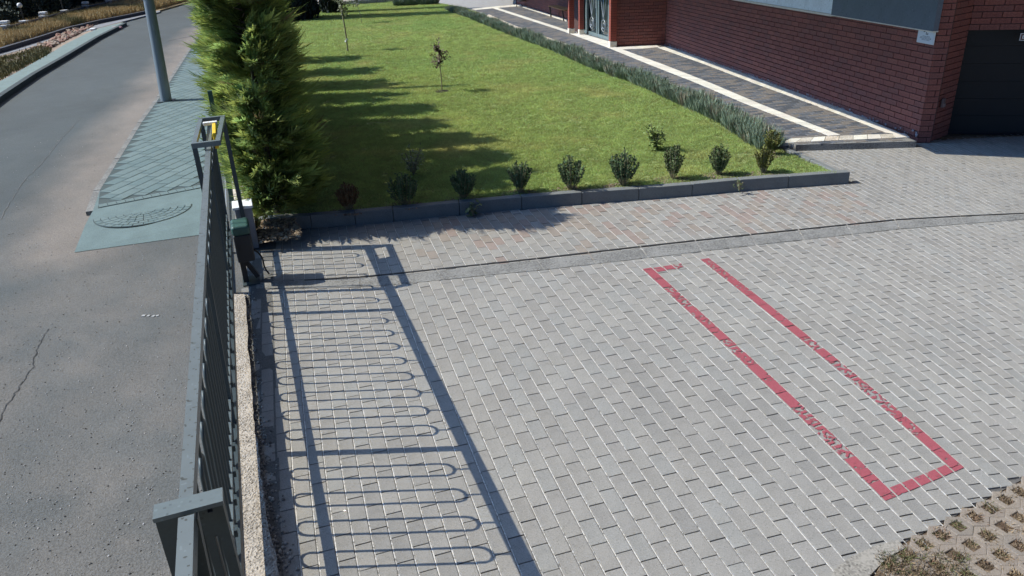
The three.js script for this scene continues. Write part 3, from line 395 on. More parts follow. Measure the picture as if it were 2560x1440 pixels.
{
  const dk = [0.06, 0.115, 0.045], md = [0.085, 0.13, 0.04], yl = [0.16, 0.17, 0.035], rd = [0.14, 0.075, 0.03];
  const list = [
    [872, 528, 0.36, 0.13, rd, 'small reddish box shrub in deep shade, leftmost by the kerb'], [1012, 514, 0.42, 0.17, dk, 'dark box shrub second from the left, in the hedge shade'], [1160, 498, 0.38, 0.17, dk, 'dark box shrub half in shade, above the weed on the kerb'],
    [1302, 484, 0.38, 0.17, dk, 'dark round box shrub with bare soil at its foot, in full sun'], [1428, 476, 0.42, 0.18, dk, 'bushy dark box shrub left of the widest one'], [1558, 466, 0.43, 0.21, dk, 'widest dark box shrub of the row along the kerb'],
    [1682, 450, 0.42, 0.15, md, 'upright box shrub right below the broad leaved bush'], [1795, 440, 0.37, 0.135, md, 'narrow green box shrub third from the kerb corner'], [1907, 436, 0.36, 0.135, yl, 'yellowish box shrub nearest the corner of the kerb'], [1925, 388, 0.37, 0.15, yl, 'yellow green box shrub at the end of the lavender hedge']];
  for (const [x, y, H, R, tint, label] of list) { const t = thing('box_shrub', label, 'shrub', U(x, y, LH), rr(0, 6), 'box shrubs along the kerb'); t.rotation.x = rr(-0.07, 0.07); const [s, f, m] = boxShrub(tint, H * rr(0.95, 1.08), R * rr(0.92, 1.08), Math.round(rr(30, 56)), rr(0.55, 0.9)); add(t, 'stems', s, M.twig); add(t, 'foliage', f, m); }
  // soil rings
  const ms = [], cs = []; for (const [x, y] of list) { const c = U(x, y + 2, LH); for (let i = 0; i < 170; i++) { const a = rr(0, 6.28), r = 0.24 * Math.sqrt(rnd()); const s = rr(0.006, 0.016); ms.push(mtx(new THREE.Vector3(c.x + r * Math.cos(a), LH + 0.01, c.z + 0.6 * r * Math.sin(a)), new THREE.Euler(rr(0, 6), rr(0, 6), 0), s)); const k = rr(0.08, 0.24); cs.push(col(k * 1.2, k * 0.9, k * 0.65)); } }
  for (let i = 0; i < 2600; i++) { const al = rr(2.7, 6.5), pp = rr(0.3, 0.75); const c = GP(pp, al, LH); const s = rr(0.006, 0.02); ms.push(mtx(c.setY(LH + 0.008), new THREE.Euler(rr(-0.6, 0.6), rr(0, 6), rr(-0.6, 0.6)), new THREE.Vector3(s * 1.4, s * 0.4, s))); const k = rr(0.09, 0.32); cs.push(col(k * 1.15, k * 0.9, k * 0.62)); }
  tag(inst(scene, 'leaf_litter', new THREE.DodecahedronGeometry(1, 0), mat([1, 1, 1], 1), ms, cs), 'brown soil crumbs and dead leaves under shrubs and hedge', 'leaf litter', null, 'stuff');
  const bed = px([[640, 580], [690, 574], [720, 556], [720, 500], [650, 470], [615, 500]], LH + 0.004); struct('soil_bed', slab(bed, LH + 0.004, 0.14), M.soil);
}
// leafy shrubs
function leafyShrub(name, label, p, H, R, tint, n, Lf) {
  const t = thing(name, label, 'shrub', p); const S = [], P = []; for (let k = 0; k < 7; k++) { const a = rr(0, 6.28), r = R * rr(0.2, 0.9), h = H * rr(0.55, 1); const tip = new THREE.Vector3(r * Math.cos(a), h, r * Math.sin(a)); S.push(tube([[0, 0, 0], [tip.x * 0.4, h * 0.55, tip.z * 0.4], tip], 0.006, 6, 5)); for (let i = 0; i < n / 7; i++) { const u = rr(0.25, 1.02); const q = new THREE.Vector3(tip.x * u * u * 0.6 + tip.x * u * 0.4, h * u, tip.z * u).add(rv().multiplyScalar(0.05)); const d = rv(); d.y = d.y * 0.5 + 0.1; d.normalize(); P.push(...leafAt(q, d, new THREE.Vector3(rr(-0.3, 0.3), 1, rr(-0.3, 0.3)), Lf * rr(0.7, 1.2), Lf * 0.26)); } }
  const g = new THREE.BufferGeometry(); g.setAttribute('position', new THREE.Float32BufferAttribute(P, 3)); g.computeVertexNormals(); add(t, 'stems', mg(S), M.twig); add(t, 'foliage', g, leaf(tint, 0.5)); return t;
}
leafyShrub('broadleaf_shrub', 'broad leaved yellow green bush standing alone on the lawn', U(1637, 378, LH), 0.44, 0.17, [0.18, 0.24, 0.07], 260, 0.08);
leafyShrub('glossy_shrub', 'glossy grey green bush in the hedge shade behind the box shrubs', U(1035, 440, LH), 0.4, 0.18, [0.11, 0.15, 0.08], 190, 0.05);
leafyShrub('kerb_weed', 'spiky green weed growing at the foot of the kerb', U(1181, 540, 0), 0.15, 0.09, [0.10, 0.15, 0.05], 42, 0.07);
leafyShrub('ivy_sprig', 'small weed hanging on the kerb face under the box shrubs', U(1848, 476, 0.05), 0.12, 0.05, [0.09, 0.12, 0.04], 40, 0.03);

// young trees
function sapling(label, p, trunkH, H, R, tint, n, Lf, lean = 0, crownY = 0.55) {
  const t = thing('young_tree', label, 'tree', p); add(t, 'trunk', tube([[0, 0, 0], [0.01 + lean * 0.4, trunkH * 0.5, 0], [lean, trunkH, 0], [lean * 1.2, H * 0.93, 0]], 0.012 * (trunkH > 1 ? 1.9 : 1), 14, 6), M.twig);
  const P = [], S = []; for (let k = 0; k < 12; k++) { const a = rr(0, 6.28), r = R * rr(0.35, 1), h = trunkH * 0.85 + (H - trunkH * 0.9) * rr(0, 0.7), tip = new THREE.Vector3(lean + r * Math.cos(a), h + r * 0.6, r * Math.sin(a)); S.push(cyl([lean, h, 0], tip, 0.006, 0.002, 5)); for (let i = 0; i < n / 12; i++) { const q = new THREE.Vector3(lean, h, 0).lerp(tip, rr(0.2, 1.1)).add(rv().multiplyScalar(0.035)); const d = rv(); d.y = d.y * 0.5 - 0.15; d.normalize(); P.push(...leafAt(q, d, new THREE.Vector3(rr(-0.5, 0.5), 1, rr(-0.5, 0.5)), Lf * rr(0.7, 1.2), Lf * 0.3)); } }
  for (let i = 0; i < n / 10; i++) { const q = new THREE.Vector3(lean * 1.15, trunkH + (H - trunkH) * rr(0.4, 1), 0).add(rv().multiplyScalar(0.03)); P.push(...leafAt(q, rv(), new THREE.Vector3(0, 1, 0.2), Lf, Lf * 0.3)); }
  const g = new THREE.BufferGeometry(); g.setAttribute('position', new THREE.Float32BufferAttribute(P, 3)); g.computeVertexNormals(); const c = add(t, 'crown', g, leaf(tint, 0.6)); add(t, 'branches', mg(S), M.twig); return t;
}
sapling('young tree with dark reddish leaves on a thin pale trunk', U(1105, 231, LH), 0.58, 1.06, 0.22, [0.10, 0.06, 0.045], 300, 0.065, 0.0);
{ const t = sapling('tall thin young tree with green crown and white tags on its trunk', U(870, 130, LH), 1.12, 1.6, 0.28, [0.11, 0.13, 0.06], 260, 0.08, -0.02); for (const g of [bx(0.06, 0.05, 0.01, 0.03, 0.36, 0.02, 0.4), bx(0.05, 0.05, 0.01, -0.03, 0.31, 0.02, -0.5), bx(0.03, 0.03, 0.01, -0.03, 0.07, 0.02)]) add(t, 'trunk_tag', g, M.white); }
{ const t = sapling('small far young tree with whitish leaves near the back of the lawn', U(905, 60, LH), 0.75, 1.3, 0.3, [0.14, 0.16, 0.12], 200, 0.10, -0.1); }
{ const p = U(1105, 231, LH), ms = [], cs = []; for (let i = 0; i < 120; i++) { const a = rr(0, 6.28), r = 0.13 * Math.sqrt(rnd()), s = rr(0.008, 0.02); ms.push(mtx(new THREE.Vector3(p.x + r * Math.cos(a), LH + 0.02, p.z + r * Math.sin(a)), new THREE.Euler(rr(0, 6), rr(0, 6), 0), s)); const k = rr(0.02, 0.06); cs.push(col(k * 1.2, k, k * 0.8)); } tag(inst(scene, 'planting_soil', new THREE.DodecahedronGeometry(1, 0), mat([1, 1, 1], 1), ms, cs), 'dark soil ring at the foot of the reddish young tree', 'soil', null, 'stuff'); }

// lavender hedge between lawn and walkway
{
  const lav = thing('lavender_hedge', 'long grey green lavender hedge between lawn and walkway', 'hedge');
  const C = [[1930, 371], [1815, 297], [1625, 212], [1503, 168], [1410, 127], [1274, 77], [1204, 48], [1132, 22]]; const W = px(C, LH); const P = px(C.map(([x, y]) => [x - 9, y + 3]), LH);
  const clump = leafGeo(40, i => { const a = rr(0, 6.28), t = Math.sqrt(rnd()); const p = new THREE.Vector3(0.05 * t * Math.cos(a), rr(0, 0.05), 0.05 * t * Math.sin(a)); const d = new THREE.Vector3(0.55 * t * Math.cos(a), 1, 0.55 * t * Math.sin(a)).normalize(); return leafAt(p, d, rv(), rr(0.10, 0.20), 0.0055); });
  const ms = [], cs = []; for (let i = 0; i + 1 < W.length; i++) { const L = P[i].distanceTo(P[i + 1]), n = Math.round(L * 150); for (let k = 0; k < n; k++) { const t = rnd(), p = P[i].clone().lerp(P[i + 1], t); const gap = fbm(p.z * 2.2, 3, 301, 2); const s = rr(0.7, 1.25) * (0.65 + 0.7 * gap); p.x += rr(-0.17, 0.2); p.z += rr(-0.1, 0.1); ms.push(mtx(p.setY(LH), new THREE.Euler(rr(-0.25, 0.25), rr(0, 6.28), rr(-0.25, 0.25)), new THREE.Vector3(s, s, s))); const k2 = rr(0.75, 1.3); cs.push(rnd() < 0.12 ? col(0.24 * k2, 0.21 * k2, 0.15 * k2) : col(0.16 * k2, 0.215 * k2, 0.145 * k2)); } }
  inst(lav, 'foliage', clump, leaf([1, 1, 1], 0.8), ms, cs, null);
  const st = []; for (let i = 0; i + 1 < P.length; i++) for (let k = 0; k < 14; k++) { const p = P[i].clone().lerp(P[i + 1], rnd()); p.x += rr(-0.1, 0.12); st.push(cyl(p.setY(LH), p.clone().add(new THREE.Vector3(rr(-0.04, 0.04), 0.14, rr(-0.04, 0.04))), 0.006, 0.003, 4)); } add(lav, 'stems', mg(st), M.bark, 'stuff');
  const far = thing('lavender_bush', 'grey green lavender bush at the far corner of the lawn', 'shrub', U(1040, 12, LH)); const m2 = [], c2 = []; for (let k = 0; k < 260; k++) { const s = rr(1.3, 2.2); m2.push(mtx(new THREE.Vector3(rr(-1.0, 1.0), 0, rr(-0.5, 0.5)), new THREE.Euler(rr(-0.3, 0.3), rr(0, 6), rr(-0.3, 0.3)), s)); const q = rr(0.8, 1.25); c2.push(col(0.12 * q, 0.17 * q, 0.12 * q)); } inst(far, 'foliage', clump, leaf([1, 1, 1], 0.8), m2, c2, null);
  const s3 = []; for (let k = 0; k < 12; k++) { const x = rr(-0.8, 0.8), z = rr(-0.4, 0.4); s3.push(cyl([x, 0, z], [x, 0.2, z], 0.01, 0.006, 4)); } add(far, 'stems', mg(s3), M.bark, 'stuff');
}

// ---------------------------------------------------------------- walkway along the building
const WH = 0.1;
{
  const wk = structGroup('walkway');
  const outPx = [[1990, 361], [1945, 352], [1825, 277], [1640, 197], [1520, 157], [1425, 117], [1287, 68], [1217, 38], [1177, 22], [1300, 11], [1420, 45], [1460, 80], [1530, 100], [1670, 108], [1780, 142], [1960, 214], [2140, 282], [2292, 352]];
  const poly = px(outPx, WH); add(wk, 'paving_base', slab(poly, WH - 0.006, 0.11, 1), M.gutter);
  const band = (pa, pb, m, name, n) => { const A = px(pa, WH), B = px(pb, WH); const len = [0]; for (let i = 0; i + 1 < A.length; i++) len.push(len[i] + A[i].distanceTo(A[i + 1])); const tot = len[len.length - 1], N = Math.max(1, Math.round(tot / n)); const at = (P, s) => { let i = 0; while (i + 2 < len.length && len[i + 1] < s) i++; return P[i].clone().lerp(P[i + 1], (s - len[i]) / (len[i + 1] - len[i])); }; for (let k = 0; k < N; k++) { const g = 0.004, s0 = tot * k / N + g, s1 = tot * (k + 1) / N - g; add(wk, name, slab([at(A, s0), at(A, s1), at(B, s1), at(B, s0)], WH + 0.004 + rr(-0.001, 0.001), 0.05), m[Math.floor(rnd() * m.length)]); } };
  const cr = [[0.66, 0.64, 0.55], [0.60, 0.58, 0.50], [0.70, 0.67, 0.58], [0.63, 0.59, 0.52]].map(c => mat(c, 0.85, T_CONC)); const crw = [[0.52, 0.45, 0.36], [0.58, 0.50, 0.40], [0.48, 0.44, 0.37]].map(c => mat(c, 0.9, T_ROUGH));
  band([[1242, 19], [1420, 76], [1557, 124], [1665, 164], [1775, 207], [1900, 260], [2040, 315], [2102, 338]], [[1227, 19], [1402, 76], [1522, 120], [1620, 160], [1735, 205], [1870, 262], [2010, 315], [2072, 340]], cr, 'band_stone', 0.22);
  band([[1672, 116], [1780, 151], [1900, 195], [2045, 248], [2150, 291], [2262, 338]], [[1644, 119], [1760, 160], [1885, 208], [2035, 262], [2130, 298], [2216, 332]], cr, 'band_stone', 0.22);
  band([[1535, 119], [1580, 116], [1640, 112]], [[1555, 124], [1600, 122], [1650, 118]], cr, 'band_stone', 0.3);
  band([[1955, 358], [2070, 352], [2170, 348], [2275, 343]], [[1975, 347], [2072, 341], [2170, 337], [2262, 334]], [...cr, ...crw], 'band_stone', 0.22);
  band([[1950, 356], [1825, 279], [1640, 199], [1520, 159], [1425, 119], [1287, 70], [1217, 40]], [[1962, 350], [1832, 275], [1647, 195], [1526, 155], [1430, 115], [1292, 66], [1222, 36]], crw, 'edge_stone', 0.3);
  band([[1180, 22], [1240, 16], [1300, 11]], [[1190, 25], [1240, 20], [1305, 15]], cr, 'band_stone', 0.5); band([[1312, 16], [1382, 38], [1418, 49]], [[1306, 18], [1376, 41], [1416, 54]], cr, 'band_stone', 0.4);
  band([[1438, 84], [1480, 97], [1525, 112]], [[1440, 80], [1482, 92], [1530, 106]], cr, 'threshold_stone', 0.8);
  // dark small pavers
  const d0 = U(1640, 170, WH), d1 = U(2020, 330, WH); const dir = d1.clone().sub(d0).setY(0).normalize(), sd = new THREE.Vector3(-dir.z, 0, dir.x); const turn = Math.atan2(-dir.z, dir.x); const L = 0.2, W = 0.1;
  const cells = []; for (let i = -190; i < 140; i++) for (let j = -40; j < 40; j++) { const c = d0.clone().addScaledVector(dir, (j + 0.5) * 0 + i * W).addScaledVector(sd, (j + (i & 1) * 0.5) * L); if ([[0.1, 0], [-0.1, 0], [0, 0.05], [0, -0.05]].every(([u, v]) => inside(poly, c.x + sd.x * u + dir.x * v, c.z + sd.z * u + dir.z * v))) cells.push(c); }
  cells.sort((p, q) => dist2(p) - dist2(q)); const g = metric(new RoundedBoxGeometry(W - 0.010, 0.03, L - 0.014, 1, 0.003)); const tn = [[0.085, 0.095, 0.11], [0.12, 0.127, 0.14], [0.165, 0.15, 0.135], [0.07, 0.078, 0.092]]; const tm = tn.map(t => mat(t, 0.85, T_CONC)); const ms = [], cs = [];
  cells.forEach((c, i) => { c.y = WH - 0.015 + rr(-0.002, 0.001); const n = fbm(c.x * 1.6, c.z * 1.1, 401, 3); const k = n > 0.55 && rnd() < 0.6 ? 2 : Math.floor(rnd() * 4); if (i < 280) { const m = add(wk, 'dark_paver', g, tm[k]); m.position.copy(c); m.rotation.y = turn; } else { ms.push(mtx(c, new THREE.Euler(0, turn, 0), 1)); cs.push(col(...tn[k])); } });
  inst(wk, 'dark_paver', g, mat([1, 1, 1], 0.85, T_CONC), ms, cs);
  // step edge and the lower kerb strip in front
  const e = px([[1950, 372], [2070, 366], [2180, 361], [2289, 356]], 0.02), f = px([[1962, 359], [2072, 354], [2175, 350], [2275, 345]], 0.085); for (let i = 0; i < 3; i++) { const q = [e[i], e[i + 1], f[i + 1], f[i]]; add(wk, 'step_kerb', slab(q, 0.045, 0.08), M.kerb); }
}
// grey plaza beyond the lawn, and pale kerb lines at the back
{ struct('plaza', slab(px([[1090, 12], [1177, 24], [1300, 14], [1340, -6], [1340, -40], [1060, -40], [1040, -4]], 0.02), 0.06, 0.1), mat([0.30, 0.30, 0.30], 0.9, T_CONC)); struct('back_path', slab(px([[700, 24], [860, 9], [1050, -4], [1060, -30], [700, -20]], 0.02), 0.03, 0.08), mat([0.30, 0.26, 0.22], 0.9, T_CONC)); }
{ const k = thing('back_kerb', 'pale stone edging at the far end of the lawn', 'kerb'); const seg = (a, b, n) => { const A = U(...a, LH), B = U(...b, LH); for (let i = 0; i < n; i++) { const p = A.clone().lerp(B, (i + 0.5) / n), L = A.distanceTo(B) / n; const m = add(k, 'edge_stone', metric(bx(L - 0.03, 0.30, 0.3)), M.stone); m.position.set(p.x, LH + 0.03, p.z); m.rotation.y = heading(A, B); } }; seg([764, 21], [813, 17], 2); seg([845, 14], [1010, 2], 7); }

// ---------------------------------------------------------------- brick building
const P1 = U(2292, 355, 0.02), P2 = U(2325, 358, 0.0), P3 = U(2370, 338, 0.0), P4 = U(2560, 341, 0.0), WA = U(1662, 112, WH), S1 = U(1537, 117, WH);
const TOPH = 3.3;
{
  const bld = thing('brick_building', 'long dark red brick building with a garage door', 'building');
  const bm = [[0.235, 0.082, 0.066], [0.215, 0.076, 0.062], [0.25, 0.09, 0.07], [0.205, 0.08, 0.067]].map(c => bump(mat(c, 0.85, T_BRICK), T_BRICK, 0.002)); const bt = [[0.235, 0.082, 0.066], [0.215, 0.076, 0.062], [0.25, 0.09, 0.07], [0.205, 0.08, 0.067]];
  const BL = 0.26, BH = 0.085, PR = 0.03; const bg = metric(new THREE.BoxGeometry(BL - 0.012, BH - 0.012, 0.04), 1);
  const backM = M.mortar; const sm = bump(mat([1, 1, 1], 0.85, T_BRICK), T_BRICK, 0.002);
  function brickWall(A, B, h0, h1, parts, name = 'wall', skip) { // face looks to the left of A->B ... local +z
    const L = Math.hypot(B.x - A.x, B.z - A.z), t = heading(A, B); const w = new THREE.Group(); w.name = name; w.position.set(A.x, 0, A.z); w.rotation.y = t; bld.add(w);
    add(w, 'mortar', metric(bx(L, h1 - h0, 0.2, L / 2, (h0 + h1) / 2, -0.13)), backM); const cells = [];
    const rows = Math.floor((h1 - h0) / BH); for (let r = 0; r < rows; r++) { const off = r % 2 ? BL / 2 : 0; for (let x = off; x < L + BL / 2; x += BL) { let a = x - BL / 2 + 0.006, b = x + BL / 2 - 0.006; a = Math.max(a, 0); b = Math.min(b, L); if (b - a < 0.02) continue; const y = h0 + (r + 0.5) * BH; const X = (a + b) / 2; if (skip && skip(X, y)) continue; if (y > 2.6) continue; cells.push([X, y, (b - a) / (BL - 0.012)]); } }
    const wp = c => new THREE.Vector3(A.x + (B.x - A.x) * c[0] / L, c[1], A.z + (B.z - A.z) * c[0] / L); const vis = cells.filter(c => { const v = wp(c).project(camera); return Math.abs(v.x) < 1 && Math.abs(v.y) < 1; }).sort((p, q) => wp(p).distanceTo(camera.position) - wp(q).distanceTo(camera.position)); const set = new Set(vis.slice(0, parts)); const ms = [], cs = [];
    for (const c of cells) { const k = Math.floor(rnd() * 4), z = -0.028 + rr(-0.0015, 0.0015); if (set.has(c)) { const m = add(w, 'brick', bg, bm[k]); m.position.set(c[0], c[1], z); m.scale.x = c[2]; } else { ms.push(mtx(new THREE.Vector3(c[0], c[1], z), new THREE.Euler(), new THREE.Vector3(c[2], 1, 1))); const q = rr(0.94, 1.06); cs.push(col(bt[k][0] * q, bt[k][1] * q, bt[k][2] * q)); } }
    if (ms.length) inst(w, 'brick', bg, sm, ms, cs); return w;
  }
  brickWall(WA, P1, 0.0, TOPH, 250, 'wall');
  brickWall(P1, P2, 0.0, TOPH, 40, 'corner_pillar');
  { const a = P2.clone().add(new THREE.Vector3(0.03, 0, -0.05)); brickWall(a, P3, 0.0, TOPH, 60, 'garage_pillar'); }
  const P5 = P3.clone().addScaledVector(P4.clone().sub(P3), 3.6); const DT = V(2390, 77, P3, P4).y;
  brickWall(P3, P5, DT + 0.0, TOPH, 60, 'lintel_wall');
  brickWall(S1, WA, 0.05, TOPH, 60, 'entrance_side_wall');
  const C1 = U(1428, 83, WH), C2 = U(1531, 117, WH), D1 = U(1445, 82, WH), D2 = U(1522, 101, WH), F0 = U(1290, 8, WH), F1 = U(1418, 48, WH);
  brickWall(F0, F1, 0.05, TOPH, 40, 'far_wall');
  const coll = (p, w) => { const g = new THREE.Group(); g.name = 'column'; bld.add(g); g.position.set(p.x, WH, p.z); g.rotation.y = 0.15; const cm = [[0.30, 0.075, 0.05], [0.27, 0.07, 0.05]].map(c => mat(c, 0.85, T_BRICK)); for (let y = 0.16; y < 2.9; y += 0.066) add(g, 'brick_course', bx(w - rr(0, 0.004), 0.058, w, 0, y + 0.033, 0), cm[Math.floor(rnd() * 2)]); add(g, 'column_core', bx(w - 0.02, 2.9, w - 0.02, 0, 1.45, 0), backM); add(g, 'column_base', metric(rbx(w + 0.03, 0.15, w + 0.03, 0.01, 0, 0.075, 0)), M.cream); };
  coll(C1, 0.17); coll(C2, 0.17); const cl2 = C1.clone().lerp(C2, 0.12); cl2.x += 0.18; coll(cl2, 0.14);
  // recess behind the columns
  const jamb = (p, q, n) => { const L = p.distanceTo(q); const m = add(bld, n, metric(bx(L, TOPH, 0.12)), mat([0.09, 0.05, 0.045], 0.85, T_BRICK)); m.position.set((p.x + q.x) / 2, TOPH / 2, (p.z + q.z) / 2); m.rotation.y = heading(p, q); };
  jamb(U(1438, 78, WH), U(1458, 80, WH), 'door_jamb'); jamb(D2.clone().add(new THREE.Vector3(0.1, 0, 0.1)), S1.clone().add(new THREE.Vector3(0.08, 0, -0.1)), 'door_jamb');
  // glazed double door with scrolled iron work
  const dA = U(1458, 81, WH), dB = U(1524, 102, WH), dl = dA.distanceTo(dB); const dr = new THREE.Group(); dr.name = 'entrance_door'; dr.position.set(dA.x, WH, dA.z); dr.rotation.y = heading(dA, dB); bld.add(dr);
  add(dr, 'glass', bx(dl, 2.1, 0.02, dl / 2, 1.05, -0.06), M.pane); const fr = []; for (const x of [0, 0.14, 0.18, 0.56, 0.62, 0.98]) fr.push(bx(0.05 * dl / 2.3 + 0.03, 2.1, 0.05, x * dl, 1.05, 0)); for (const y of [0.05, 2.05]) fr.push(bx(dl - 0.1, 0.1, 0.045, dl / 2, y, 0.0)); add(dr, 'door_frame', metric(mg(fr)), M.doorMetal);
  const sc = []; for (const [cx, s] of [[0.37, 1], [0.80, -1]]) { const X = cx * dl; sc.push(new THREE.TorusGeometry(0.17, 0.012, 5, 20).translate(X, 0.38, 0.02), new THREE.TorusGeometry(0.085, 0.01, 5, 14).translate(X, 0.38, 0.02)); for (const q of [-1, 1]) sc.push(tube([[X, 0.6, 0.02], [X + q * 0.12, 0.85, 0.02], [X + q * 0.2, 1.2, 0.02], [X + q * 0.06, 1.6, 0.02], [X + q * 0.24, 1.95, 0.02]], 0.012, 18, 5)); sc.push(cyl([X, 0.55, 0.02], [X, 2.0, 0.02], 0.012, 0.012, 5)); } add(dr, 'iron_scroll', mg(sc), M.galv); add(dr, 'handle', cyl([0.57 * dl, 0.85, 0.06], [0.57 * dl, 1.15, 0.06], 0.015, 0.015, 6), M.galv);
  // garage door of wide dark panels
  const gp = P3.clone(), gq = P5.clone(), gl = gp.distanceTo(gq), gd = new THREE.Group(); gd.name = 'garage_door'; gd.position.set(gp.x, 0, gp.z); gd.rotation.y = heading(gp, gq); bld.add(gd); const n = 6; for (let k = 0; k < n; k++) add(gd, 'door_panel', metric(bx(gl, DT / n - 0.003, 0.04, gl / 2, DT * (k + 0.5) / n + 0.01, -0.22)), M.garage); add(gd, 'door_backing', bx(gl, DT + 0.1, 0.02, gl / 2, DT / 2, -0.28), M.black);
  // roof with deep eaves: it keeps the sun off the wall
  const sh = (p) => { const k = (TOPH) / Math.tan(SUN_EL); return new THREE.Vector3(p.x - k * Math.cos(SUN_AZ), 0, p.z - k * Math.sin(SUN_AZ)); };
  const dirW = P1.clone().sub(WA).setY(0).normalize(); const outl = [U(2340, 385), U(2560, 394).add(new THREE.Vector3(8, 0, 2.9)), new THREE.Vector3(24, 0, -9), new THREE.Vector3(24, 0, -60), new THREE.Vector3(2.2, 0, -60), F0.clone().add(new THREE.Vector3(0.0, 0, -3)), F0.clone().add(new THREE.Vector3(-0.1, 0, 0)), F1.clone().add(new THREE.Vector3(0.0, 0, 0)), S1.clone().addScaledVector(dirW, -3.6).add(new THREE.Vector3(0.35, 0, 0)), WA.clone().addScaledVector(dirW, -3.2).add(new THREE.Vector3(-0.04, 0, 0)), WA.clone().add(new THREE.Vector3(-0.04, 0, 0)), P1.clone().add(new THREE.Vector3(-0.05, 0, 0))].map(sh);
  add(bld, 'roof', slab(outl, TOPH + 0.2, 0.2), M.stone);
  // plinth of crumbling render at the wall foot
  const wl = Math.hypot(P1.x - WA.x, P1.z - WA.z), pl = new THREE.Group(); 
  const cr = []; for (let i = 0; i < 260; i++) { const t = rnd(); const s = rr(0.006, 0.022); const g = new THREE.DodecahedronGeometry(s, 0); g.scale(1.3, 0.9, 0.35); g.rotateY(heading(WA, P1)); g.translate(WA.x + (P1.x - WA.x) * t - 0.012, WH + 0.07 * rnd() * rnd(), WA.z + (P1.z - WA.z) * t); cr.push(g); } add(bld, 'render_crumbs', mg(cr), mat([0.27, 0.25, 0.27], 1, T_ROUGH), 'stuff');

  // boards on the wall
  const d = P1.clone().sub(WA).setY(0).normalize(), nrm = new THREE.Vector3(-d.z, 0, d.x); if (nrm.x > 0) nrm.negate(); const onW = (s, h, o) => WA.clone().addScaledVector(d, s).addScaledVector(nrm, o).setY(h); const tW = heading(WA, P1);
  const b1 = thing('pale_signboard', 'pale blue white board with a cream lower edge high on the brick wall', 'signboard', onW(4.0, 1.57, 0.05), tW); add(b1, 'board', metric(bx(4.2, 0.9, 0.06, 2.1, 0.49, 0)), mat([0.72, 0.79, 0.84], 0.5, T_METAL)); add(b1, 'trim', metric(bx(4.2, 0.035, 0.075, 2.1, 0.018, 0)), M.cream);
  const b2 = thing('grey_signboard', 'slate grey board high on the wall above the camera notice', 'signboard', onW(8.23, 1.585, 0.06), tW); add(b2, 'board', metric(bx(2.56, 0.9, 0.08, 1.28, 0.465, 0)), mat([0.10, 0.13, 0.165], 0.5, T_METAL)); add(b2, 'trim', metric(bx(2.56, 0.015, 0.09, 1.28, 0.0075, 0)), M.cream);
  // camera warning notice
  const cv = document.createElement('canvas'); cv.width = 256; cv.height = 320; const cx = cv.getContext('2d'); cx.fillStyle = '#c9d2da'; cx.fillRect(0, 0, 256, 320); cx.fillStyle = '#1a2026'; cx.save(); cx.translate(112, 52); cx.rotate(-0.6); cx.fillRect(-34, -16, 68, 30); cx.restore(); cx.fillRect(126, 70, 10, 30); cx.fillRect(120, 96, 44, 9); cx.fillRect(126, 112, 12, 22); cx.fillRect(146, 112, 14, 22); for (const [y, a, b] of [[160, 80, 190], [186, 46, 214], [212, 40, 220], [240, 70, 196]]) for (let x = a; x < b; x += 13) cx.fillRect(x, y + ((x * 7) % 5), 9, 9 + (x % 3) * 2);
  const ct = new THREE.CanvasTexture(cv); ct.colorSpace = THREE.SRGBColorSpace; const no = thing('camera_notice', 'small white camera warning notice under the slate grey board', 'sign', onW(10.39, 1.405, 0.02), tW); add(no, 'plate', rbx(0.36, 0.21, 0.012, 0.004, 0.18, 0.105, 0), M.white); const pr = add(no, 'print', new THREE.PlaneGeometry(0.34, 0.195), new THREE.MeshStandardMaterial({ map: ct, roughness: 0.5 })); pr.position.set(0.18, 0.105, 0.0085);
  // little plate by the right edge and the pale socket box
  const pt = V(2556, 92, P3, P4); const np = thing('number_plate', 'small dark plate with a white rim above the garage door', 'plate', pt, heading(P3, P4)); add(np, 'rim', bx(0.15, 0.10, 0.012, 0.04, 0, 0.012), M.white); add(np, 'face', bx(0.13, 0.08, 0.006, 0.04, 0, 0.0205), mat([0.10, 0.03, 0.03], 0.5)); add(np, 'mark', mg([bx(0.02, 0.05, 0.003, 0.0, 0, 0.0252), bx(0.04, 0.01, 0.003, 0.03, 0.02, 0.0252), bx(0.04, 0.01, 0.003, 0.03, -0.02, 0.0252)]), M.white);
  const pb = V(2356, 257, P2, P3); const ob = thing('socket_box', 'faint pale socket box on the pillar beside the garage', 'socket box', pb, heading(P2, P3)); add(ob, 'box', rbx(0.08, 0.13, 0.03, 0.006, 0, 0, 0.012), mat([0.15, 0.11, 0.11], 0.6, T_METAL)); add(ob, 'flap', rbx(0.06, 0.05, 0.012, 0.004, 0, -0.03, 0.034), mat([0.22, 0.18, 0.18], 0.6));
}
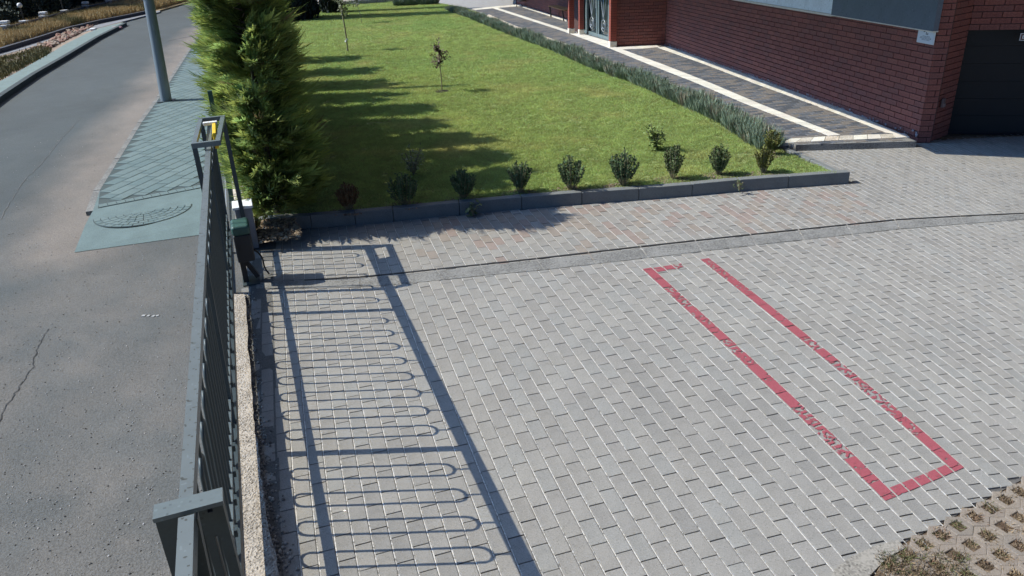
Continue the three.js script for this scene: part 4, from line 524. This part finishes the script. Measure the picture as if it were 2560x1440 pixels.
// bench and litter bin
{
  const A = U(1384, 42, WH), B = U(1416, 52, WH); const b = thing('park_bench', 'wooden slat bench with black iron legs by the entrance', 'bench', A, heading(A, B)); const L = 2.2;
  for (let k = 0; k < 4; k++) add(b, 'seat_slat', rbx(L, 0.035, 0.085, 0.01, L / 2 - 0.12, 0.40, -0.16 + k * 0.1), M.wood); for (let k = 0; k < 3; k++) add(b, 'back_slat', rbx(L, 0.085, 0.03, 0.01, L / 2 - 0.12, 0.53 + k * 0.11, -0.24 - 0.03 * k), M.wood);
  for (const x of [0.05, 1.75]) add(b, 'leg', mg([bx(0.045, 0.40, 0.04, x, 0.2, 0.14, 0, 0.12), bx(0.045, 0.85, 0.04, x, 0.42, -0.25, 0, -0.12), bx(0.04, 0.03, 0.4, x, 0.37, -0.03)]), M.iron);
  const bp = U(1304, 16, WH); const bin = thing('litter_bin', 'grey brown litter bin on legs at the far corner of the building', 'bin', bp); add(bin, 'bucket', new THREE.CylinderGeometry(0.2, 0.17, 0.5, 14).translate(0, 0.47, 0), mat([0.20, 0.16, 0.13], 0.7, T_METAL)); add(bin, 'stand', mg([bx(0.03, 0.72, 0.03, -0.23, 0.36, 0), bx(0.03, 0.72, 0.03, 0.23, 0.36, 0), bx(0.46, 0.03, 0.03, 0, 0.45, 0.0)]), M.iron);
}

// ---------------------------------------------------------------- grass pavers at the lower right
{
  const gp = structGroup('grid_paving'); const poly = px([[2790, 1078], [2560, 1197], [2330, 1322], [2225, 1372], [2170, 1450], [2160, 1600], [2790, 1600]]);
  add(gp, 'soil_layer', slab(poly, -0.009, 0.05, 1), M.soil); const R = 0.080, hole = 0.037; const sh = new THREE.Shape(); for (let k = 0; k < 6; k++) { const a = Math.PI / 6 + k * Math.PI / 3, x = (R - 0.003) * Math.cos(a), y = (R - 0.003) * Math.sin(a); k ? sh.lineTo(x, y) : sh.moveTo(x, y); } const hp = new THREE.Path(); [[-1, -1], [-1, 1], [1, 1], [1, -1]].forEach(([x, y], i) => i ? hp.lineTo(x * hole * 1.05, y * hole) : hp.moveTo(x * hole * 1.05, y * hole)); sh.holes.push(hp);
  let g = new THREE.ExtrudeGeometry(sh, { depth: 0.04, bevelEnabled: true, bevelSize: 0.003, bevelThickness: 0.003, bevelSegments: 1 }); g.rotateX(-Math.PI / 2); g.translate(0, -0.041, 0); g = metric(g, 1.2);
  const ms = [[0.225, 0.19, 0.155], [0.205, 0.178, 0.148], [0.235, 0.20, 0.162]].map(c => bump(mat(c, 0.95, T_CONC), T_CONC, 0.002)); const e0 = U(2330, 1320), e1 = U(2560, 1195); const dx = e1.clone().sub(e0).setY(0).normalize(), dz = new THREE.Vector3(-dx.z, 0, dx.x); const t = Math.atan2(-dx.z, dx.x); const W = R * Math.sqrt(3), tu = [], tc = [];
  const tuft = leafGeo(26, i => { const a = rr(0, 6.28), d = new THREE.Vector3(rr(-1, 1), rr(0.15, 0.8), rr(-1, 1)).normalize(); return leafAt(new THREE.Vector3(rr(-0.03, 0.03), 0, rr(-0.03, 0.03)), d, rv(), rr(0.02, 0.05), 0.0025); });
  for (let i = -17; i < 17; i++) for (let j = -8; j < 17; j++) { const c = e0.clone().addScaledVector(dx, (i + (j & 1) * 0.5) * W).addScaledVector(dz, j * R * 1.5 + 0.06); if (!inside(poly, c.x, c.z)) continue; const m = add(gp, 'grid_paver', g, ms[Math.floor(rnd() * 3)]); m.position.set(c.x, rr(-0.003, 0.001), c.z); m.rotation.y = t; const nn = 3 + Math.floor(rnd() * 4); for (let k = 0; k < nn; k++) { tu.push(mtx(new THREE.Vector3(c.x + rr(-0.02, 0.02), -0.009, c.z + rr(-0.02, 0.02)), new THREE.Euler(0, rr(0, 6), 0), rr(0.6, 1.05))); const q = rr(0.5, 1.3), r = rnd(); tc.push(r < 0.15 ? col(0.10 * q, 0.11 * q, 0.04 * q) : r < 0.5 ? col(0.20 * q, 0.13 * q, 0.085 * q) : col(0.25 * q, 0.185 * q, 0.11 * q)); } }
  for (let i = 0; i < 60; i++) { const c = U(rr(2195, 2420), rr(1385, 1450)); tu.push(mtx(c.setY(0), new THREE.Euler(0, rr(0, 6), 0), rr(0.6, 1.0))); const q = rr(0.5, 1.2); tc.push(rnd() < 0.35 ? col(0.10 * q, 0.11 * q, 0.04 * q) : col(0.23 * q, 0.165 * q, 0.10 * q)); }
  tag(inst(scene, 'dry_grass_tufts', tuft, leaf([1, 1, 1], 0.9), tu, tc), 'dry brown grass in the cells of the grid pavers', 'grass', null, 'stuff');
  const cp = []; const oc = [[2085, 1425], [2130, 1392], [2190, 1366], [2245, 1352], [2262, 1372], [2215, 1398], [2175, 1440], [2160, 1500], [2060, 1500]]; const g2 = px(oc); struct('mortar_patch', slab(g2, 0.006, 0.03, 1.2), mat([0.25, 0.235, 0.205], 1, T_ROUGH));
}

// ---------------------------------------------------------------- across the road: pavement, verge, dry grass, boundary wall, trees
{
  const inn = [[-330, 470], [0, 236], [80, 184], [160, 139], [240, 92], [287, 69], [311, 57]], out = [[305, 56], [250, 70], [215, 84], [162, 111], [112, 141], [50, 176], [0, 203], [-330, 405]]; const h = 0.12;
  const poly = px([...inn, ...out], h); struct('far_pavement', slab(poly, h, 0.16), mat([0.16, 0.215, 0.205], 0.9, T_CONC));
  const kb = thing('far_kerb', 'dark kerb along the pavement across the road', 'kerb'); const K = px(inn, h); for (let i = 0; i + 1 < K.length; i++) { const A = K[i], B = K[i + 1], n = Math.max(1, Math.round(A.distanceTo(B) / 1.4)); for (let k = 0; k < n; k++) { const p = A.clone().lerp(B, (k + 0.5) / n), L = A.distanceTo(B) / n; const m = add(kb, 'kerb_stone', metric(bx(L - 0.02, 0.17, 0.14)), mat([0.045, 0.06, 0.062], 0.9, T_CONC)); m.position.set(p.x + 0.05, h - 0.075, p.z + 0.05); m.rotation.y = heading(A, B); } }
  struct('verge', slab(px([[-330, 412], [0, 206], [50, 179], [112, 144], [162, 114], [215, 86], [250, 72], [300, 58], [330, 42], [240, 66], [150, 94], [0, 136], [-330, 240]], 0.05), 0.06, 0.1, 0.5), mat([0.30, 0.235, 0.18], 1, T_ROUGH));
  struct('back_lane', slab(px([[-330, 232], [0, 140], [150, 98], [240, 72], [300, 56], [400, 30], [400, 22], [325, 43], [250, 58], [175, 76], [100, 101], [0, 132], [-330, 222]], 0.06), 0.07, 0.1, 0.5), mat([0.20, 0.21, 0.225], 0.9, T_ASPH));
  { const k2 = thing('lane_kerb', 'dark low kerb in front of the dry grass', 'kerb'); const Q = px([[-330, 222], [0, 132], [100, 101], [175, 76], [250, 58], [325, 43], [380, 31]], 0.07); for (let i = 0; i + 1 < Q.length; i++) { const A = Q[i], B = Q[i + 1], n = Math.max(1, Math.round(A.distanceTo(B) / 2)); for (let k = 0; k < n; k++) { const p = A.clone().lerp(B, (k + 0.5) / n), L = A.distanceTo(B) / n; const m = add(k2, 'kerb_stone', metric(bx(L - 0.03, 0.2, 0.16)), mat([0.06, 0.065, 0.08], 0.9, T_CONC)); m.position.set(p.x, 0.12, p.z); m.rotation.y = heading(A, B); } } }
  struct('dry_field', slab(px([[-330, 220], [0, 131], [100, 100], [175, 75], [250, 57], [325, 42], [400, 26], [520, -8], [440, -8], [375, 2], [300, 14], [225, 32], [150, 54], [75, 74], [0, 97], [-330, 200]], 0.06), 0.075, 0.1, 0.5), M.dry);
  // rubble on the verge
  const rock = new THREE.DodecahedronGeometry(1, 0), ms = [], cs = []; for (let i = 0; i < 1800; i++) { const t = rnd(); const x = 20 + 230 * t, y = 176 - 118 * t + rr(-14, 6) - 6; const p = U(x, y, 0.06); const s = rr(0.02, 0.085) * (rnd() < 0.12 ? 1.6 : 1); ms.push(mtx(p.setY(0.065 + s * 0.2), new THREE.Euler(rr(0, 6), rr(0, 6), 0), new THREE.Vector3(s, s * 0.6, s))); const k = rr(0.6, 1.3); cs.push(x > 110 && rnd() < 0.5 ? col(0.34 * k, 0.20 * k, 0.155 * k) : col(0.34 * k, 0.27 * k, 0.21 * k)); } tag(inst(scene, 'rubble', rock, mat([1, 1, 1], 1), ms, cs), 'broken brick and stone rubble on the verge across the road', 'rubble', null, 'stuff');
  { const p = U(234, 74, 0.1); const s = add(scene, 'white_sack', rbx(0.28, 0.14, 0.18, 0.05), M.white); s.position.copy(p); tag(s, 'small white sack lying on the verge across the road', 'sack'); const r = add(scene, 'red_scrap', mg([rbx(0.35, 0.08, 0.2, 0.03), rbx(0.15, 0.07, 0.15, 0.03, 0.25, 0, 0.1)]), mat([0.55, 0.3, 0.32], 0.8)); r.position.copy(U(289, 69, 0.08)); tag(r, 'pale red scrap lying at the end of the far kerb', 'scrap'); }
  const stalk = (n, H) => leafGeo(n, i => { const d = new THREE.Vector3(rr(-0.25, 0.25), 1, rr(-0.25, 0.25)).normalize(); return leafAt(new THREE.Vector3(rr(-0.15, 0.15), 0, rr(-0.15, 0.15)), d, rv(), H * rr(0.5, 1), 0.012); });
  { const sg = stalk(14, 0.42), m2 = [], c2 = []; const U1 = [[0, 126], [100, 96], [175, 71], [250, 53], [325, 37], [400, 22], [470, 2]], U2 = [[0, 104], [100, 76], [175, 54], [250, 33], [325, 16], [400, 3], [470, -6]]; for (let i = 0; i < 9000; i++) { const t = rnd() * 5.99, k = Math.floor(t), f = t - k, v = rnd(); const x = U1[k][0] + (U1[k + 1][0] - U1[k][0]) * f, ya = U1[k][1] + (U1[k + 1][1] - U1[k][1]) * f, yb = U2[k][1] + (U2[k + 1][1] - U2[k][1]) * f; const p = U(x - (rnd() < 0.2 ? 60 : 0), ya + (yb - ya) * v, 0.07); const n = fbm(p.x * 0.5, p.z * 0.5, 501, 3); m2.push(mtx(p, new THREE.Euler(0, rr(0, 6), 0), rr(0.6, 1.2))); const q = rr(0.75, 1.2); c2.push(n > 0.62 ? col(0.22 * q, 0.20 * q, 0.09 * q) : col(0.50 * q, 0.39 * q, 0.20 * q)); } tag(inst(scene, 'dry_grass', sg, leaf([1, 1, 1], 0.9), m2, c2), 'tall dry yellow grass before the boundary wall across the road', 'dry grass', null, 'stuff');
    const m3 = [], c3 = []; const sg2 = stalk(14, 0.16); for (let i = 0; i < 750; i++) { const x = rr(-20, 115), y = 200 - (x * 0.52) - rr(4, 48) * (1 - x / 190); const p = U(x, y, 0.06); m3.push(mtx(p, new THREE.Euler(rr(-0.3, 0.3), rr(0, 6), rr(-0.3, 0.3)), rr(0.6, 1.3))); const q = rr(0.7, 1.3); c3.push(col(0.19 * q, 0.175 * q, 0.08 * q)); } tag(inst(scene, 'weeds', sg2, leaf([1, 1, 1], 0.9), m3, c3), 'low green weeds on the verge across the road', 'weeds', null, 'stuff'); }
  // boundary wall of pale pillars and railings
  const bw = thing('boundary_fence', 'low fence of pale pillars and dark rails before the dark trees', 'fence'); const PX = [[22, 93], [68, 80], [116, 66], [167, 50], [219, 36], [276, 22], [337, 8], [400, -4]]; const PP = px(PX, 0.07); PP.forEach((p, i) => { const g = new THREE.Group(); g.name = 'pillar'; g.position.copy(p); bw.add(g); add(g, 'shaft', metric(bx(0.2, 0.42, 0.2, 0, 0.21, 0)), mat([0.34, 0.33, 0.32], 0.9, T_CONC)); add(g, 'cap', metric(rbx(0.3, 0.07, 0.3, 0.02, 0, 0.455, 0)), mat([0.52, 0.53, 0.54], 0.85, T_CONC)); if (i % 2 === 0 || i === 4) add(g, 'finial', rbx(0.34, 0.12, 0.2, 0.03, 0.03, 0.60, 0), M.white); });
  for (let i = 0; i + 1 < PP.length; i++) { const A = PP[i], B = PP[i + 1], L = A.distanceTo(B); const g = [bx(L, 0.05, 0.04, 0, 0.40, 0), bx(L, 0.12, 0.12, 0, 0.06, 0)]; for (let k = 1; k < 24; k++) g.push(bx(0.03, 0.26, 0.03, -L / 2 + k * L / 24, 0.25, 0)); const m = add(bw, 'railing', mg(g), mat([0.045, 0.05, 0.065], 0.6)); m.position.copy(A).lerp(B, 0.5); m.rotation.y = heading(A, B); }
  for (const [x, y, label] of [[67, 66, 'white globe garden lamp on a thin pole, left of the pair'], [165, 40, 'white globe garden lamp on a thin pole, right of the pair']]) { const t = thing('garden_lamp', label, 'garden lamp', U(x, y + 8, 0.07), 0, 'garden lamps before the dark trees'); const hh = 0.95; add(t, 'pole', cyl([0, 0, 0], [0, hh, 0], 0.035, 0.03, 8), M.iron); add(t, 'globe', new THREE.SphereGeometry(0.11, 14, 10).translate(0, hh + 0.1, 0), M.white); }
}
// dark trees behind the boundary, and far left
function broadTree(label, p, H, R, tint, n, group, crownBase = 0.18, lf = 0.22, kind = 'dark_tree', cat = 'tree') {
  const t = thing(kind, label, cat, p, 0, group); add(t, 'trunk', tube([[0, 0, 0], [rr(-0.1, 0.1), H * 0.3, rr(-0.1, 0.1)], [rr(-0.05, 0.05) * H, H * 0.7, rr(-0.05, 0.05) * H]], 0.025 * H, 12, 7), M.bark);
  const lobes = []; for (let k = 0; k < 14; k++) lobes.push([new THREE.Vector3(rr(-0.7, 0.7) * R, H * rr(crownBase + 0.1, 0.92), rr(-0.7, 0.7) * R), R * rr(0.35, 0.6)]);
  const lg = leafGeo(6, i => leafAt(new THREE.Vector3(rr(-0.15, 0.15), rr(-0.15, 0.15), rr(-0.15, 0.15)), rv(), rv(), lf * rr(0.7, 1.3), lf * 0.3)); const ms = [], cs = [];
  for (let i = 0; i < n; i++) { const [c, r] = lobes[Math.floor(rnd() * 14)]; const q = c.clone().addScaledVector(rv(), r * Math.cbrt(rnd())); if (q.y < H * crownBase) q.y = H * crownBase + rr(0, 0.4); ms.push(mtx(q, new THREE.Euler(rr(0, 6), rr(0, 6), 0), rr(0.8, 1.4))); const k = rr(0.6, 1.4); cs.push(col(tint[0] * k, tint[1] * k, tint[2] * k)); } inst(t, 'crown', lg, leaf([1, 1, 1], 0.8), ms, cs, null); return t;
}
{
  const lab = ['at the left edge of the frame behind the first pillar', 'behind the left garden lamp', 'between the two garden lamps', 'just behind the right garden lamp', 'behind the pillar with the large white finial', 'left of the top of the lamp post', 'right behind the top of the lamp post', 'where the road leaves the frame'];
  const px0 = [[-30, 96], [44, 78], [110, 58], [178, 40], [238, 25], [300, 10], [362, -4], [430, -14]];
  px0.forEach(([x, y], i) => { broadTree('low dark bush ' + lab[i], U(x, y, 0).setY(0).multiplyScalar(1.07), rr(1.0, 1.4), rr(1.4, 1.8), [0.03, 0.046, 0.034], 1700, 'low dark bushes behind the boundary fence', 0.0, 0.16, 'dark_bush', 'bush');
    const f = U(x, y, 0).setY(0).multiplyScalar(1.32); broadTree('tall dark tree ' + lab[i], f, rr(5.5, 7.5), rr(2.6, 3.4), [0.032, 0.05, 0.034], 2600, 'dark trees set back behind the boundary fence', 0.02, 0.26); });
  for (const [k, x, y] of [['first', -30, 70], ['second', 90, 40], ['third', 210, 6], ['fourth', 330, -24]]) broadTree(k + ' of the second row of dark trees, counted from the left edge', U(x, y, 0).setY(0).multiplyScalar(1.7), 10, 5.5, [0.03, 0.046, 0.034], 2600, 'second row of dark trees', 0.02, 0.4);
}
// dark columnar conifers at the back of the lawn
{
  const cy = (label, p, H, R, n) => { const t = thing('dark_conifer', label, 'tree', p, 0, 'dark conifers at the back of the lawn'); add(t, 'trunk', cyl([0, 0, 0], [0, H * 0.9, 0], 0.3, 0.06, 8), M.bark); const lg = leafGeo(8, i => leafAt(new THREE.Vector3(rr(-0.1, 0.1), rr(-0.1, 0.1), rr(-0.1, 0.1)), new THREE.Vector3(rr(-0.6, 0.6), 1, rr(-0.6, 0.6)).normalize(), rv(), rr(0.2, 0.35), 0.05)), ms = [], cs = []; for (let i = 0; i < n; i++) { const y = rnd(), a = rr(0, 6.28), r = R * (1 - 0.6 * y) * Math.sqrt(rr(0.2, 1)); ms.push(mtx(new THREE.Vector3(r * Math.cos(a), y * H, r * Math.sin(a)), new THREE.Euler(rr(-0.4, 0.4), rr(0, 6), rr(-0.4, 0.4)), rr(0.8, 1.3))); const k = rr(0.6, 1.3); cs.push(col(0.02 * k, 0.03 * k, 0.028 * k)); } inst(t, 'crown', lg, leaf([1, 1, 1], 0.9), ms, cs, null); };
  cy('broad dark conifer at the back left corner of the lawn', U(728, 50, LH), 6.5, 1.15, 4600); cy('dark conifer between the two pieces of pale edging', U(828, 32, LH), 6.5, 0.42, 2600); cy('dark conifer at the back behind the hedge', U(650, 20, LH), 6, 0.9, 2600);
  const p = U(728, 148, LH); const ps = thing('short_post', 'short dark green post at the hedge foot on the lawn', 'post', p); add(ps, 'shaft', cyl([0, 0, 0], [0, 0.42, 0], 0.07, 0.06, 10), M.green); add(ps, 'cap', new THREE.SphereGeometry(0.075, 10, 8).translate(0, 0.43, 0), M.green);
}
renderer.render(scene, camera);
